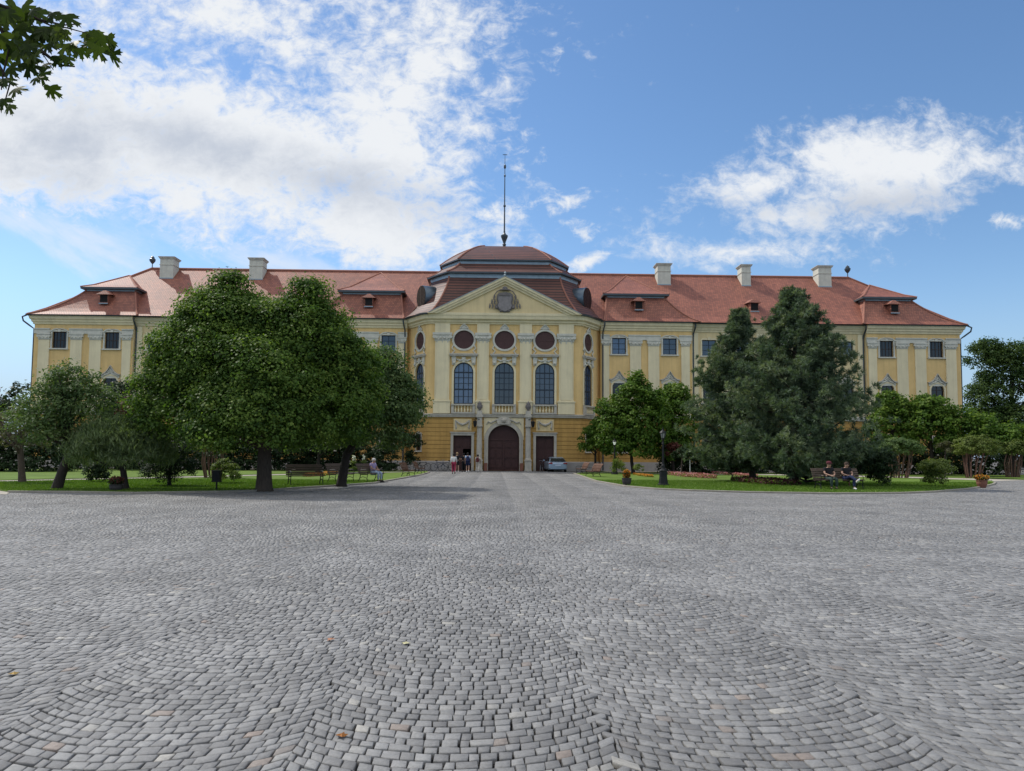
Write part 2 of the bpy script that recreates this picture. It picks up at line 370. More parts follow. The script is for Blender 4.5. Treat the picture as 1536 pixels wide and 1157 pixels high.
# unseen sky behind the viewer: bright cumulus added to light the shaded facade
zz=math_n('ADD',math_n('MAXIMUM',dz,0.),.22)
bk=comb(math_n('DIVIDE',dx,zz),math_n('DIVIDE',dy,zz),1.7)
back=smooth(noise(bk,1.3,8,.6,.2),.40,.58)
isf=smooth(dy,.10,.30)
den=math_n('ADD',math_n('MULTIPLY',front,isf),math_n('MULTIPLY',back,math_n('SUBTRACT',1.,isf)))
den=math_n('MULTIPLY',den,math_n('ADD',math_n('MULTIPLY',smooth(dz,.0,.08),isf),math_n('MULTIPLY',smooth(dz,.16,.34),math_n('SUBTRACT',1.,isf))))
shade_n=noise(comb(u_,math_n('MULTIPLY',v_,1.6),7.7),4.6,5,.55,.1)
gs=mx_(ell(255,205,170,48,-8,1.1), ell(505,270,165,52,-12,1.2), ell(80,210,130,60,0,.7), ell(1330,292,170,28,4,.6))
grey=math_n('MULTIPLY',smooth(math_n('ADD',gs,math_n('ADD',math_n('MULTIPLY',math_n('SUBTRACT',shade_n,.5),2.2),math_n('ADD',math_n('MULTIPLY',math_n('SUBTRACT',n_fine,.5),1.3),math_n('MULTIPLY',math_n('SUBTRACT',n_xf,.5),.9)))),-.5,1.1),.72)
grey=math_n('MULTIPLY',grey,isf)
def rgb(c):
    n=N.new('ShaderNodeRGB'); n.outputs[0].default_value=(*c,1); return n.outputs[0]
def mixc(f,a,b):
    n=N.new('ShaderNodeMix'); n.data_type='RGBA'; L.new(f,n.inputs['Factor']); L.new(a,n.inputs['A']); L.new(b,n.inputs['B']); return n.outputs['Result']
K=1/SKY_STR
cloudc=mixc(grey, rgb((.93*K,.96*K,1.0*K)), rgb((.46*K,.53*K,.66*K)))
# the added clouds behind the viewer are brightened to fill the shaded front
cloudc=mixc(isf, rgb((1.45*K,1.42*K,1.4*K)), cloudc)
hs=N.new('ShaderNodeHueSaturation'); hs.inputs['Saturation'].default_value=1.12; hs.inputs['Value'].default_value=1.08; hs.inputs['Hue'].default_value=.5
L.new(sky.outputs[0],hs.inputs['Color'])
hz=math_n('MULTIPLY',smooth(dz,.0,.22,1.,0.),.85)
skyc=mixc(hz,hs.outputs['Color'],rgb((.37*K,.52*K,.77*K)))
L.new(mixc(den,skyc,cloudc),bg.inputs['Color'])

sl=bpy.data.lights.new('sun','SUN'); sl.energy=3.9; sl.angle=R(.53); sl.color=(1,.95,.87)
so=bpy.data.objects.new('sun',sl); COL.objects.link(so); so.rotation_euler=SUN.to_track_quat('Z','Y').to_euler()
scene.view_settings.view_transform='Standard'; scene.view_settings.look='None'; scene.view_settings.exposure=-.12; scene.view_settings.gamma=1

# ------------------------------------------------------------------ palace
pal = thing('palace', 'long yellow baroque palace with red tiled roofs and domed centre block behind the square', 'palace')
EAVE=15.0
def surface_parts(mb, name, m, **k): return mb.build(name, m, pal, **k)

# window kinds built once at the origin (centre bottom at 0,0,0; front faces -y) then copied
def window_proto(name, wd, ht, arch, cols, rows, fm, gm, surround=None, fw=.075, mw=.045, sill=True, sw=.16, hood=None):
    mb=MB(); hw=wd/2; y0=.12; y1=.20
    def zt(x):
        if not arch: return ht
        t=max(0,1-(x/hw)**2); return ht-arch+arch*math.sqrt(t)
    mb.box(-hw,-hw+fw,y0,y1,0,zt(hw)+.02 if arch else ht); mb.box(hw-fw,hw,y0,y1,0,zt(hw)+.02 if arch else ht)
    mb.box(-hw+fw,hw-fw,y0,y1,0,fw)
    if arch:
        nn=14; pts=[(hw*math.cos(PI*i/nn), ht-arch+arch*math.sin(PI*i/nn)) for i in range(nn+1)]
        inn=[((hw-fw)*math.cos(PI*i/nn), ht-arch+(arch-fw)*math.sin(PI*i/nn)) for i in range(nn+1)]
        for i in range(nn): mb.prism([pts[i],pts[i+1],inn[i+1],inn[i]],y0,y1)
    else: mb.box(-hw+fw,hw-fw,y0,y1,ht-fw,ht)
    for i in range(1,cols):
        x=-hw+wd*i/cols; ww=mw*(1.5 if i*2==cols else 1)
        mb.box(x-ww/2,x+ww/2,y0+.01,y1-.01,fw,zt(x)-fw*.8)
    for z,h in rows: 
        x=hw-fw
        if arch and z>ht-arch: x=(hw-fw)*math.sqrt(max(0,1-((z-(ht-arch))/(arch))**2))
        mb.box(-x,x,y0+.004,y1-.004,z-h/2,z+h/2)
    o=mb.build(name,fm,pal)
    g=MB()
    if arch:
        pts=[(-hw,0),(hw,0)]+[(hw*math.cos(PI*i/16),ht-arch+arch*math.sin(PI*i/16)) for i in range(17)]
    else: pts=[(-hw,0),(hw,0),(hw,ht),(-hw,ht)]
    g.prism(pts,.165,.185); g.build('pane',gm,o)
    if surround:
        s=MB(); a=hw; b=hw+sw; t=.07
        if arch:
            nn=16
            ou=[(b*math.cos(PI*i/nn), ht-arch+(arch+sw)*math.sin(PI*i/nn)) for i in range(nn+1)]
            inn=[(a*math.cos(PI*i/nn), ht-arch+arch*math.sin(PI*i/nn)) for i in range(nn+1)]
            for i in range(nn): s.prism([ou[i],ou[i+1],inn[i+1],inn[i]],-t,.03)
            s.box(-b,-a,-t,.03,0,ht-arch); s.box(a,b,-t,.03,0,ht-arch)
        else:
            s.box(-b,-a,-t,.03,0,ht); s.box(a,b,-t,.03,0,ht)
            c=.14; s.prism([(-b,ht),(-b+.0,ht+.02),(-a+.05,ht+sw),(a-.05,ht+sw),(b,ht+.02),(b,ht)],-t,.03)
            s.box(-.13,.13,-t-.05,.0,ht-.02,ht+sw+.14)
        s.build('surround',surround,o)
    if sill:
        s=MB(); s.box(-hw-sw-.06,hw+sw+.06,-.16,.1,-.13,0); s.build('sill',GREYCR,o)
    if hood=='ogee':
        s=MB(); W=1.0; z0=ht+.12
        top=[(-W,z0+.05),(-W*.7,z0+.12),(-W*.42,z0+.32),(-W*.2,z0+.62),(0,z0+.95),(W*.2,z0+.62),(W*.42,z0+.32),(W*.7,z0+.12),(W,z0+.05)]
        bot=[(x*.97,z-.11) for x,z in top]
        for i in range(8): s.prism([bot[i],bot[i+1],top[i+1],top[i]],-.2,.0)
        s.m=1
        s.prism([(-W*.85,z0-.35),(W*.85,z0-.35)]+[(x*.9,z-.1) for x,z in top[::-1]],-.05,.0)
        for sx_ in (-1,1):
            s.tube([(sx_*.75,-.06,z0-.2),(sx_*.5,-.1,z0+.0),(sx_*.25,-.1,z0+.05),(0,-.1,z0+.3)],[.05,.09,.07,.05],6)
        s.tube([(-.3,-.1,z0+.2),(0,-.12,z0+.45),(.3,-.1,z0+.2)],.06,6)
        s.build('ogee_hood',[STONE,GREYCR],o)
    if hood=='seg':
        s=MB(); b=hw+sw
        pts=[(-b-.28,ht-.05),(-b-.28,ht+.03),(-b-.05,ht+.06),(-b*.7,ht+sw+.1),(-.35,ht+sw+.16),(.35,ht+sw+.16),(b*.7,ht+sw+.1),(b+.05,ht+.06),(b+.28,ht+.03),(b+.28,ht-.05)]
        pin=[(x*.93,z-.1) for x,z in pts]
        for i in range(len(pts)-1): s.prism([pin[i],pin[i+1],pts[i+1],pts[i]],-.12,-.0)
        s.build('hood_mould',GREYCR,o)
    return o
W_UP = window_proto('window',1.4,1.66,0,2,[(.55,.04),(1.1,.04)],FRAME,GLASS,GREYCR,hood='seg')
W_UPM= window_proto('window',1.46,1.62,0,2,[(.55,.04),(1.1,.04)],FRAME,GLASS,CREAM)
W_UPB= window_proto('window',1.4,1.66,0,4,[(.83,.05)],FRAMEB,GLASSD,GREYCR,hood='seg')
W_LO = window_proto('window',1.36,2.1,.62,2,[(.75,.05),(1.48,.05)],FRAMEB,GLASSD,CREAM,hood='ogee')
W_GR = window_proto('window',1.3,1.75,0,2,[(.9,.05)],FRAMEB,GLASSD,STONE)
protos=[W_UP,W_UPM,W_UPB,W_LO,W_GR]; used=set()
def put(proto,loc,rotz=0,label=None):
    if proto.name not in used:
        used.add(proto.name); proto.location=loc; proto.rotation_euler=(0,0,rotz)
        if label: proto['label']=label
        return proto
    return dup(proto,None,loc,rotz,label)

YP=2.55; YM=3.0    # pavilion fronts / recessed wing fronts
segs=[(9.73,19.0,YP,[11.6,16.75],'in'),(19.0,36.9,YM,[20.9,24.43,27.95,31.48,35.0],'mid'),(36.9,46.6,YP,[38.95,44.1],'end')]
UZ=11.76; LZ=6.95; GZ=1.9
for sg in (-1,1):
    for (a,b,Y,cxs,kind) in segs:
        x0,x1=(a,b) if sg>0 else (-b,-a); cs=[sg*c for c in cxs]
        up=[(c-(.7 if kind!='mid' else .73),c+(.7 if kind!='mid' else .73),UZ,UZ+(1.66 if kind!='mid' else 1.62)) for c in cs]
        lo=[(c-.68,c+.68,LZ,LZ+2.1,'arch',.62) for c in cs]
        gr=[(c-.65,c+.65,GZ,GZ+1.75) for c in cs]
        mb=MB(); mb.M=Matrix.Translation((0,Y,0)); mb.wall(x0,x1,5.3,EAVE-.2,up+lo); mb.M=None
        if kind=='mid':
            for e in (x0,x1): mb.quad((e,YP,0),(e,YM,0),(e,YM,EAVE),(e,YP,EAVE))
        elif kind=='in':
            e=sg*9.73; mb.quad((e,YP-.05,0),(e,3.3,0),(e,3.3,EAVE),(e,YP-.05,EAVE))
        mb.build('upper_wall',PALEY if kind=='mid' else YELLOW,pal)
        mb=MB(); mb.M=Matrix.Translation((0,Y,0)); mb.wall(x0,x1,.9,5.3,gr); mb.build('ground_floor_wall',OCHRE,pal)
        for c in cs:
            put((W_UPM if kind=='mid' else W_UPB if (kind=='end') else W_UP),(c,Y,UZ))
            put(W_LO,(c,Y,LZ)); put(W_GR,(c,Y,GZ))
        # plinth, string course, architrave, frieze, cornice (butted end to end)
        mb=MB(); mb.box(x0,x1,Y-.1,Y+.2,0,.9); mb.build('plinth',PLINTH,pal)
        mb=MB(); mb.box(x0,x1,Y-.16,Y+.05,5.22,5.5); mb.box(x0,x1,Y-.1,Y+.05,5.5,5.66); mb.build('string_course',GREYCR,pal)
        ex0=x0-(.0 if not (kind=='end' and sg<0) else .0); 
        if kind!='mid':
            # architrave band interrupted by the upper windows
            cuts=sorted([(c-.94,c+.94) for c in cs]); x=x0
            for (p,q) in cuts+[(x1,x1)]:
                mb=MB(); mb.box(x,p,Y-.10,Y+.02,13.22,13.62); mb.box(x,p,Y-.16,Y+.02,13.62,13.74); x=q; mb.build('architrave',GREYCR,pal)
        mb=MB()
        path=[(x0,Y),(x1,Y)]
        if kind=='end': path=[(x0,Y),(x1,Y),(x1,18)] if sg>0 else [(x0,18),(x0,Y),(x1,Y)]
        mb.sweep([(0,14.12),(.1,14.16),(.13,14.32),(.22,14.4),(.24,14.55),(.36,14.66),(.39,14.86),(.44,14.95),(.44,15.0),(0,15.0)],path)
        mb.build('cornice',CREAM,pal)
        mb=MB(); mb.sweep([(.40,14.97),(.46,14.93),(.58,14.95),(.62,15.07),(.58,15.07),(.54,15.02),(.42,15.03)],path); mb.build('gutter',DZINC,pal)
        # pilasters
        if kind=='in': ps=[(9.9,10.6),(12.7,13.82),(14.55,15.66),(17.9,18.75)]
        elif kind=='end': ps=[(37.06,37.9),(39.97,41.1),(41.85,42.97),(45.03,46.1)]
        else: ps=[(19.1,19.75),(36.2,36.8)]+[((p+q)/2-.45,(p+q)/2+.45) for p,q in zip(cxs,cxs[1:])]
        for (p,q) in ps:
            p,q=(p,q) if sg>0 else (-q,-p)
            mb=MB(); mb.box(p,q,Y-.12,Y+.01,5.68,12.6 if kind!='mid' else 14.1)
            mb.box(p-.05,q+.05,Y-.17,Y+.01,5.67,6.5)
            pl=mb.build('pilaster',CREAM,pal)
            if kind!='mid':
                mb=MB(); mb.box(p-.04,q+.04,Y-.15,Y+.0,12.62,12.72); mb.prism([(p,12.72),(q,12.72),(q+.1,13.1),(p-.1,13.1)],Y-.2,Y); mb.box(p-.14,q+.14,Y-.25,Y,13.1,13.22)
                for e in (p-.03,q+.03): mb.tube([(e,Y-.24,12.95),(e,Y-.05,12.95)],.12,8)
                n=max(2,int((q-p)/.3))
                for i in range(n): mb.ball((p+(i+.5)*(q-p)/n,Y-.2,12.86),.1,6,4)
                mb.build('capital',GREYCR,pl)
    # end wall of the wing
    mb=MB(); X=46.6*sg
    mb.quad((X,YP,0),(X,18,0),(X,18,EAVE),(X,YP,EAVE)); mb.build('side_wall',YELLOW,pal)
# back wall
mb=MB(); mb.quad((-46.6,18,0),(46.6,18,0),(46.6,18,EAVE),(-46.6,18,EAVE)); mb.build('rear_wall',YELLOW,pal)
for pr in protos:
    if pr.name not in used: bpy.data.objects.remove(pr)

# ---- centre block
HALF=[(7.1,0),(7.38,.06),(7.6,.22),(8.95,2.2),(9.4,2.75),(9.73,3.2)]
PATH=[(-x,y) for x,y in HALF[::-1]]+HALF
AW=window_proto('arched_window',1.88,4.02,.94,4,[(2.55,.06),(3.06,.12),(1.42,.12),(2.0,.04),(.72,.04)],FRAME,GLASS,CREAM,fw=.09,mw=.06,sill=False,sw=.2)
AW.location=(0,0,6.42)
aw_list=[AW]+[dup(AW,None,(x,0,6.42)) for x in (-3.93,3.93)]
ocs=MB()
def oculus_proto():
    s=MB(); nn=28
    for i in range(nn):
        t0,t1=2*PI*i/nn,2*PI*(i+1)/nn
        q=lambda r,t:(r*1.02*math.cos(t),r*.96*math.sin(t))
        s.prism([q(1.14,t0),q(1.14,t1),q(.94,t1),q(.94,t0)],-.09,.04)
    s.prism([(-.4,1.1),(-.3,1.32),(0,1.42),(.3,1.32),(.4,1.1)],-.12,0); s.tube([(-.42,-.1,1.08),(-.2,-.15,1.35),(0,-.16,1.5),(.2,-.15,1.35),(.42,-.1,1.08)],.06,6)
    s.tube([(0,-.12,1.45),(0,-.12,1.7)],[.07,.03],6)
    for e in (-1,1): s.tube([(e*1.0,-.06,-.55),(e*1.15,-.08,-.85),(e*.9,-.08,-1.1),(e*1.1,-.08,-1.35)],.07,6)
    o=s.build('round_window',GREYCR,pal)
    g=MB(); g.prism([(.96*math.cos(2*PI*i/28),.9*math.sin(2*PI*i/28)) for i in range(28)],.06,.1)
    for i in range(-5,6):
        x=i*.17; h=.88*math.sqrt(max(0,1-(x/.95)**2)); g.box(x-.012,x+.012,.045,.065,-h,h)
    g.box(-.93,.93,.035,.065,-.05,.05)
    g.build('shutter',SHUT,o); return o
OC=oculus_proto(); OC.location=(0,0,12.66)
for x in (-3.93,3.93): dup(OC,None,(x,0,12.66))
def hood_proto():
    s=MB(); s.m=1; s.box(-1.32,1.32,-.3,0,11.02,11.14); s.box(-1.38,1.38,-.36,0,11.14,11.28); s.m=0
    for e in (-1,1):
        s.prism([(e*.95-.17,10.2),(e*.95+.17,10.2),(e*.95+.22,11.02),(e*.95-.22,11.02)],-.16,0)
        s.ball((e*.95,-.18,10.4),.14,8,5)
    s.tube([(-.7,-.08,10.75),(-.35,-.12,10.6),(0,-.14,10.72),(.35,-.12,10.6),(.7,-.08,10.75)],[.05,.1,.07,.1,.05],7)
    s.prism([(-.14,10.42),(.14,10.42),(.2,10.95),(-.2,10.95)],-.17,0)
    return s.build('window_hood',[GREYCR,STONE],pal)
HD=hood_proto()
for x in (-3.93,3.93): dup(HD,None,(x,0,0))
def balus_proto():
    s=MB(); s.m=1; s.box(-1.15,1.15,-.34,0,6.25,6.4); s.box(-1.15,1.15,-.3,0,5.46,5.62); s.m=0
    s.m=1
    for e in (-1.02,1.02): s.box(e-.13,e+.13,-.28,0,5.62,6.25)
    s.m=0
    for i in range(6):
        s.lathe([(.05,0),(.085,.06),(.095,.2),(.05,.38),(.06,.5),(.08,.63)],(-.75+i*.3,-.16,5.62),8)
    return s.build('balustrade',[CREAM,STONE],pal)
BL=balus_proto()
for x in (-3.93,3.93): dup(BL,None,(x,0,0))
# walls of the centre block
aw_op=[(x-.94,x+.94,6.42,10.44,'arch',.94) for x in (-3.93,0,3.93)]; oc_op=[(x-.96,x+.96,12.66-.9,12.66+.9,'circ') for x in (-3.93,0,3.93)]
mb=MB(); mb.wall(-7.1,7.1,5.3,EAVE,aw_op+oc_op); mb.build('centre_upper_wall',YELLOW,pal)
gate_op=[(-1.5,1.5,0.02,4.4,'arch',1.45)]; sd_op=[(x-.87,x+.87,0.02,3.38) for x in (-3.97,3.97)]
mb=MB(); mb.wall(-7.1,7.1,.02,5.3,gate_op+sd_op,.5); mb.build('centre_ground_wall',OCHRE,pal)
for sg in (-1,1):
    mb=MB(); lowr=MB()
    for (p,q) in zip(HALF,HALF[1:]):
        if abs(p[0]-7.6)<.01: continue
        a,b=(p,q) if sg>0 else ((-q[0],q[1]),(-p[0],p[1]))
        mb.quad((a[0],a[1],5.3),(b[0],b[1],5.3),(b[0],b[1],EAVE),(a[0],a[1],EAVE)); lowr.quad((a[0],a[1],0),(b[0],b[1],0),(b[0],b[1],5.3),(a[0],a[1],5.3))
    ang=math.atan2(1.98,1.35); c=Vector((sg*8.275,1.21,0))
    ln=math.hypot(1.35,1.98)/2
    MT=Matrix.Translation(c) @ Matrix.Rotation(sg*ang,4,'Z')
    mb.M=MT; mb.wall(-ln,ln,5.3,EAVE,[(-.88,.88,6.42,10.44,'arch',.94),(-.86,.86,12.66-.88,12.66+.88,'circ')]); mb.build('curved_upper_wall',YELLOW,pal)
    lowr.M=MT; lowr.wall(-ln,ln,0,5.3,[(-.5,.5,1.9,3.5)]); lowr.build('curved_ground_wall',OCHRE,pal)
    o=dup(AW,None,(c.x,c.y,6.42),sg*ang); o.scale=(.94,1,1)
    o=dup(OC,None,(c.x,c.y,12.66),sg*ang); o.scale=(.9,1,.97)
    o=dup(HD,None,(c.x,c.y,0),sg*ang); o.scale=(.85,.9,1)
    o=dup(BL,None,(c.x,c.y,0),sg*ang); o.scale=(.9,1,1)
    o=dup(W_GR,None,(c.x,c.y,1.9),sg*ang); o.scale=(.77,1,.92)
# cornices of the centre block along its curved plan
mb=MB(); mb.sweep([(0,14.16),(.14,14.18),(.18,14.3),(.3,14.36),(.32,14.5),(.55,14.62),(.6,14.86),(.66,14.98),(.66,15.06),(-.1,15.06)],PATH); mb.build('cornice',CREAM,pal)
for sg in (-1,1):
    pth=[(7.25,.03)]+HALF[1:]; pth=[(x-.0,y) for x,y in pth]
    if sg<0: pth=[(-x,y) for x,y in pth[::-1]]
    mb=MB(); mb.sweep([(.6,15.03),(.68,14.98),(.82,15.0),(.86,15.13),(.82,15.13),(.78,15.08),(.62,15.1)],pth); mb.build('gutter',DZINC,pal)
mb=MB(); mb.sweep([(0,5.12),(.16,5.14),(.2,5.3),(.24,5.34),(.24,5.42),(.1,5.46),(0,5.46)],PATH); mb.build('string_course',STONE,pal)
for sg in (-1,1):
    pth=[(4.9+.2,0),(7.1,0)]+HALF[1:]
    if sg<0: pth=[(-x,y) for x,y in pth[::-1]]
    mb=MB(); mb.sweep([(0,0),(.1,0),(.1,.85),(.05,.92),(0,.92)],pth); mb.build('plinth',PLINTH,pal)
# giant pilasters of the centre
for (p,q) in [(-6.76,-5.25),(-2.68,-1.45),(1.45,2.68),(5.25,6.76)]:
    mb=MB(); mb.box(p+.05,q-.05,-.16,.01,6.78,12.52); mb.box(p+.2,q-.2,-.22,-.155,6.85,12.5)
    mb.box(p-.06,q+.06,-.26,.01,5.47,6.6); mb.box(p-.12,q+.12,-.32,.01,6.6,6.72); mb.box(p,q,-.22,.01,6.72,6.82)
    mb.box(p+.02,q-.02,-.2,.01,13.3,14.17)
    pl=mb.build('giant_pilaster',CREAM,pal)
    mb=MB(); mb.box(p,q,-.22,0,12.5,12.6); mb.prism([(p+.02,12.6),(q-.02,12.6),(q+.12,13.08),(p-.12,13.08)],-.28,0); mb.box(p-.18,q+.18,-.36,0,13.08,13.3)
    for e in (p-.02,q+.02): mb.tube([(e,-.36,12.9),(e,-.05,12.9)],.17,9)
    for i in range(4): mb.ball((p+(i+.5)*(q-p)/4,-.29,12.78),.13,7,5)
    for i in range(3): mb.tube([(p+.25+i*(q-p-.5)/2,-.17,12.5),(p+.25+i*(q-p-.5)/2,-.2,12.25)],[.1,.02],6)
    mb.build('capital',GREYCR,pl)
# pediment
mb=MB(); mb.prism([(-6.9,15.07),(6.9,15.07),(0,18.3)],-.55,.1); mb.build('tympanum',PALEY,pal)
mb=MB()
for sg in (-1,1):
    for (o0,o1,yf) in ((0,.22,-1.0),(.22,.42,-.88),(.42,.62,-.72)):
        # raking mouldings, square to the slope
        s_=3.55/7.2; n=math.hypot(1,s_)
        def pt(x,off): return (sg*x, 18.73-x*s_ - off*n)
        xe=lambda off:(18.73-15.06-off*n)/s_
        poly=[pt(0,o0),pt(xe(o0),o0),pt(xe(o1),o1),pt(0,o1)]
        mb.prism(poly,yf,-.54)
mb.box(-6.2,6.2,-.64,-.54,15.07,15.2)
mb.build('raking_cornice',CREAM,pal)
mb=MB()
for sg in (-1,1):
    s_=3.55/7.2
    mb.add([(0,-1.05,18.78),(sg*7.3,-1.05,18.78-7.3*s_),(sg*7.3,.6,18.78-7.3*s_),(0,2.2,18.78),(0,-1.05,18.72),(sg*7.3,-1.05,18.72-7.3*s_)],[(0,1,2,3),(4,5,1,0)])
mb.lathe([(.12,0),(.16,.1),(.07,.2),(.12,.32),(.02,.5)],(0,-.85,18.74),8)
mb.build('pediment_flashing',ZINC,pal)
# coat of arms: shield under a prelate's hat with hanging tassels
mb=MB(); mb.M=Matrix.Translation((0,-.45,0))
sh=[(-.62,16.9),(-.45,17.05),(0,17.12),(.45,17.05),(.62,16.9),(.66,16.5),(.58,16.2),(.66,15.9),(.55,15.6),(.25,15.42),(0,15.34),(-.25,15.42),(-.55,15.6),(-.66,15.9),(-.58,16.2),(-.66,16.5)]
mb.prism([(x*1.22,16.2+(z-16.2)*1.1) for x,z in sh],-.26,-.1); mb.m=1; mb.prism(sh,-.36,-.25); mb.m=0
mb.prism([(-.55,16.85),(.55,16.85),(.45,17.1),(0,17.2),(-.45,17.1)],-.42,-.2)
mb.lathe([(.55,0),(.52,.06),(.25,.12),(.22,.3),(.1,.36),(.02,.38)],(0,-.3,17.4),12,1,.45)
for e in (-1,1):
    mb.tube([(e*.4,-.28,17.42),(e*.75,-.28,17.3),(e*1.0,-.28,16.95),(e*.95,-.28,16.7)],.045,6)
    for (r,row) in ((1,16.55),(2,16.15),(3,15.72)):
        for i in range(r):
            x=e*(.98+(i-(r-1)/2)*.28+.06*r); mb.tube([(x,-.26,row+.4),(x,-.28,row+.15),(x+e*.04,-.28,row-.1)],[.025,.09,.05],6)
    mb.ball((e*.8,-.25,15.72),.16,7,5); mb.ball((e*.4,-.25,15.4),.13,7,5)
mb.build('coat_of_arms',[STONED,mat('shield_stone',(.24,.22,.215),.8,.25,4,.4,20)],pal)

# gate, side doors, surrounds
mb=MB()
nn=16; hw=1.5; ar=1.45; ht=4.4
for (a0,a1,y0) in ((0,.16,-.16),(.16,.36,-.1)):
    ou=[((hw+a1)*math.cos(PI*i/nn), ht-ar+(ar+a1)*math.sin(PI*i/nn)) for i in range(nn+1)]
    inn=[((hw+a0)*math.cos(PI*i/nn), ht-ar+(ar+a0)*math.sin(PI*i/nn)) for i in range(nn+1)]
    for i in range(nn): mb.prism([ou[i],ou[i+1],inn[i+1],inn[i]],y0,.02)
    for e in (-1,1): mb.box(min(e*(hw+a0),e*(hw+a1)),max(e*(hw+a0),e*(hw+a1)),y0,.02,.0,ht-ar)
mb.build('gate_surround',STONE,pal)
mb=MB()
for e in (-1,1):
    pts=[(e*1.92,5.08),(e*1.92,3.05)]+[(e*1.88*math.cos(PI*i/2/8), 2.95+1.83*math.sin(PI*i/2/8)) for i in range(9)]+[(0,5.08)]
    mb.prism(pts,-.05,.0)
mb.build('gate_spandrel',CREAM,pal)
mb=MB(); mb.prism([(-.55,4.45),(.55,4.45),(.68,4.75),(.5,5.1),(.2,5.2),(-.2,5.2),(-.5,5.1),(-.68,4.75)],-.3,-.05)
mb.ball((0,-.28,4.85),.26,10,6)
for e in (-1,1): mb.tube([(e*.55,-.15,4.95),(e*.9,-.14,4.8),(e*1.25,-.13,4.62),(e*1.5,-.12,4.72),(e*1.65,-.1,4.45)],[.1,.07,.1,.06,.04],7)
mb.build('gate_cartouche',STONE,pal)
mb=MB(); yb=.32
pts=[(-1.5,.02),(1.5,.02)]+[(1.5*math.cos(PI*i/16),2.95+1.45*math.sin(PI*i/16)) for i in range(17)]
mb.prism(pts,yb,yb+.1)
mb.box(-1.45,1.45,yb-.06,yb,2.93,3.08); mb.box(-.06,.06,yb-.07,yb,.05,2.93)
for e in (-1,1):
    for (z0,z1) in ((.25,1.05),(1.2,2.05),(2.2,2.8)):
        for (xa,xb) in ((.14,.72),(.82,1.4)):
            x0,x1=sorted((e*xa,e*xb)); mb.box(x0,x1,yb-.04,yb,z0,z1); mb.box(x0+.08,x1-.08,yb-.065,yb-.04,z0+.08,z1-.08)
for i in range(-6,7):
    x=i*.21; h=1.4*math.sqrt(max(0,1-(x/1.45)**2)); mb.box(x-.02,x+.02,yb-.035,yb,3.08,2.95+h)
g=mb.build('main_gate',WOODD,pal)
mb=MB(); mb.lathe([(.02,0),(.05,.02),(.05,.05)],(.16,yb-.1,1.15),8); mb.build('handle',IRON,g)
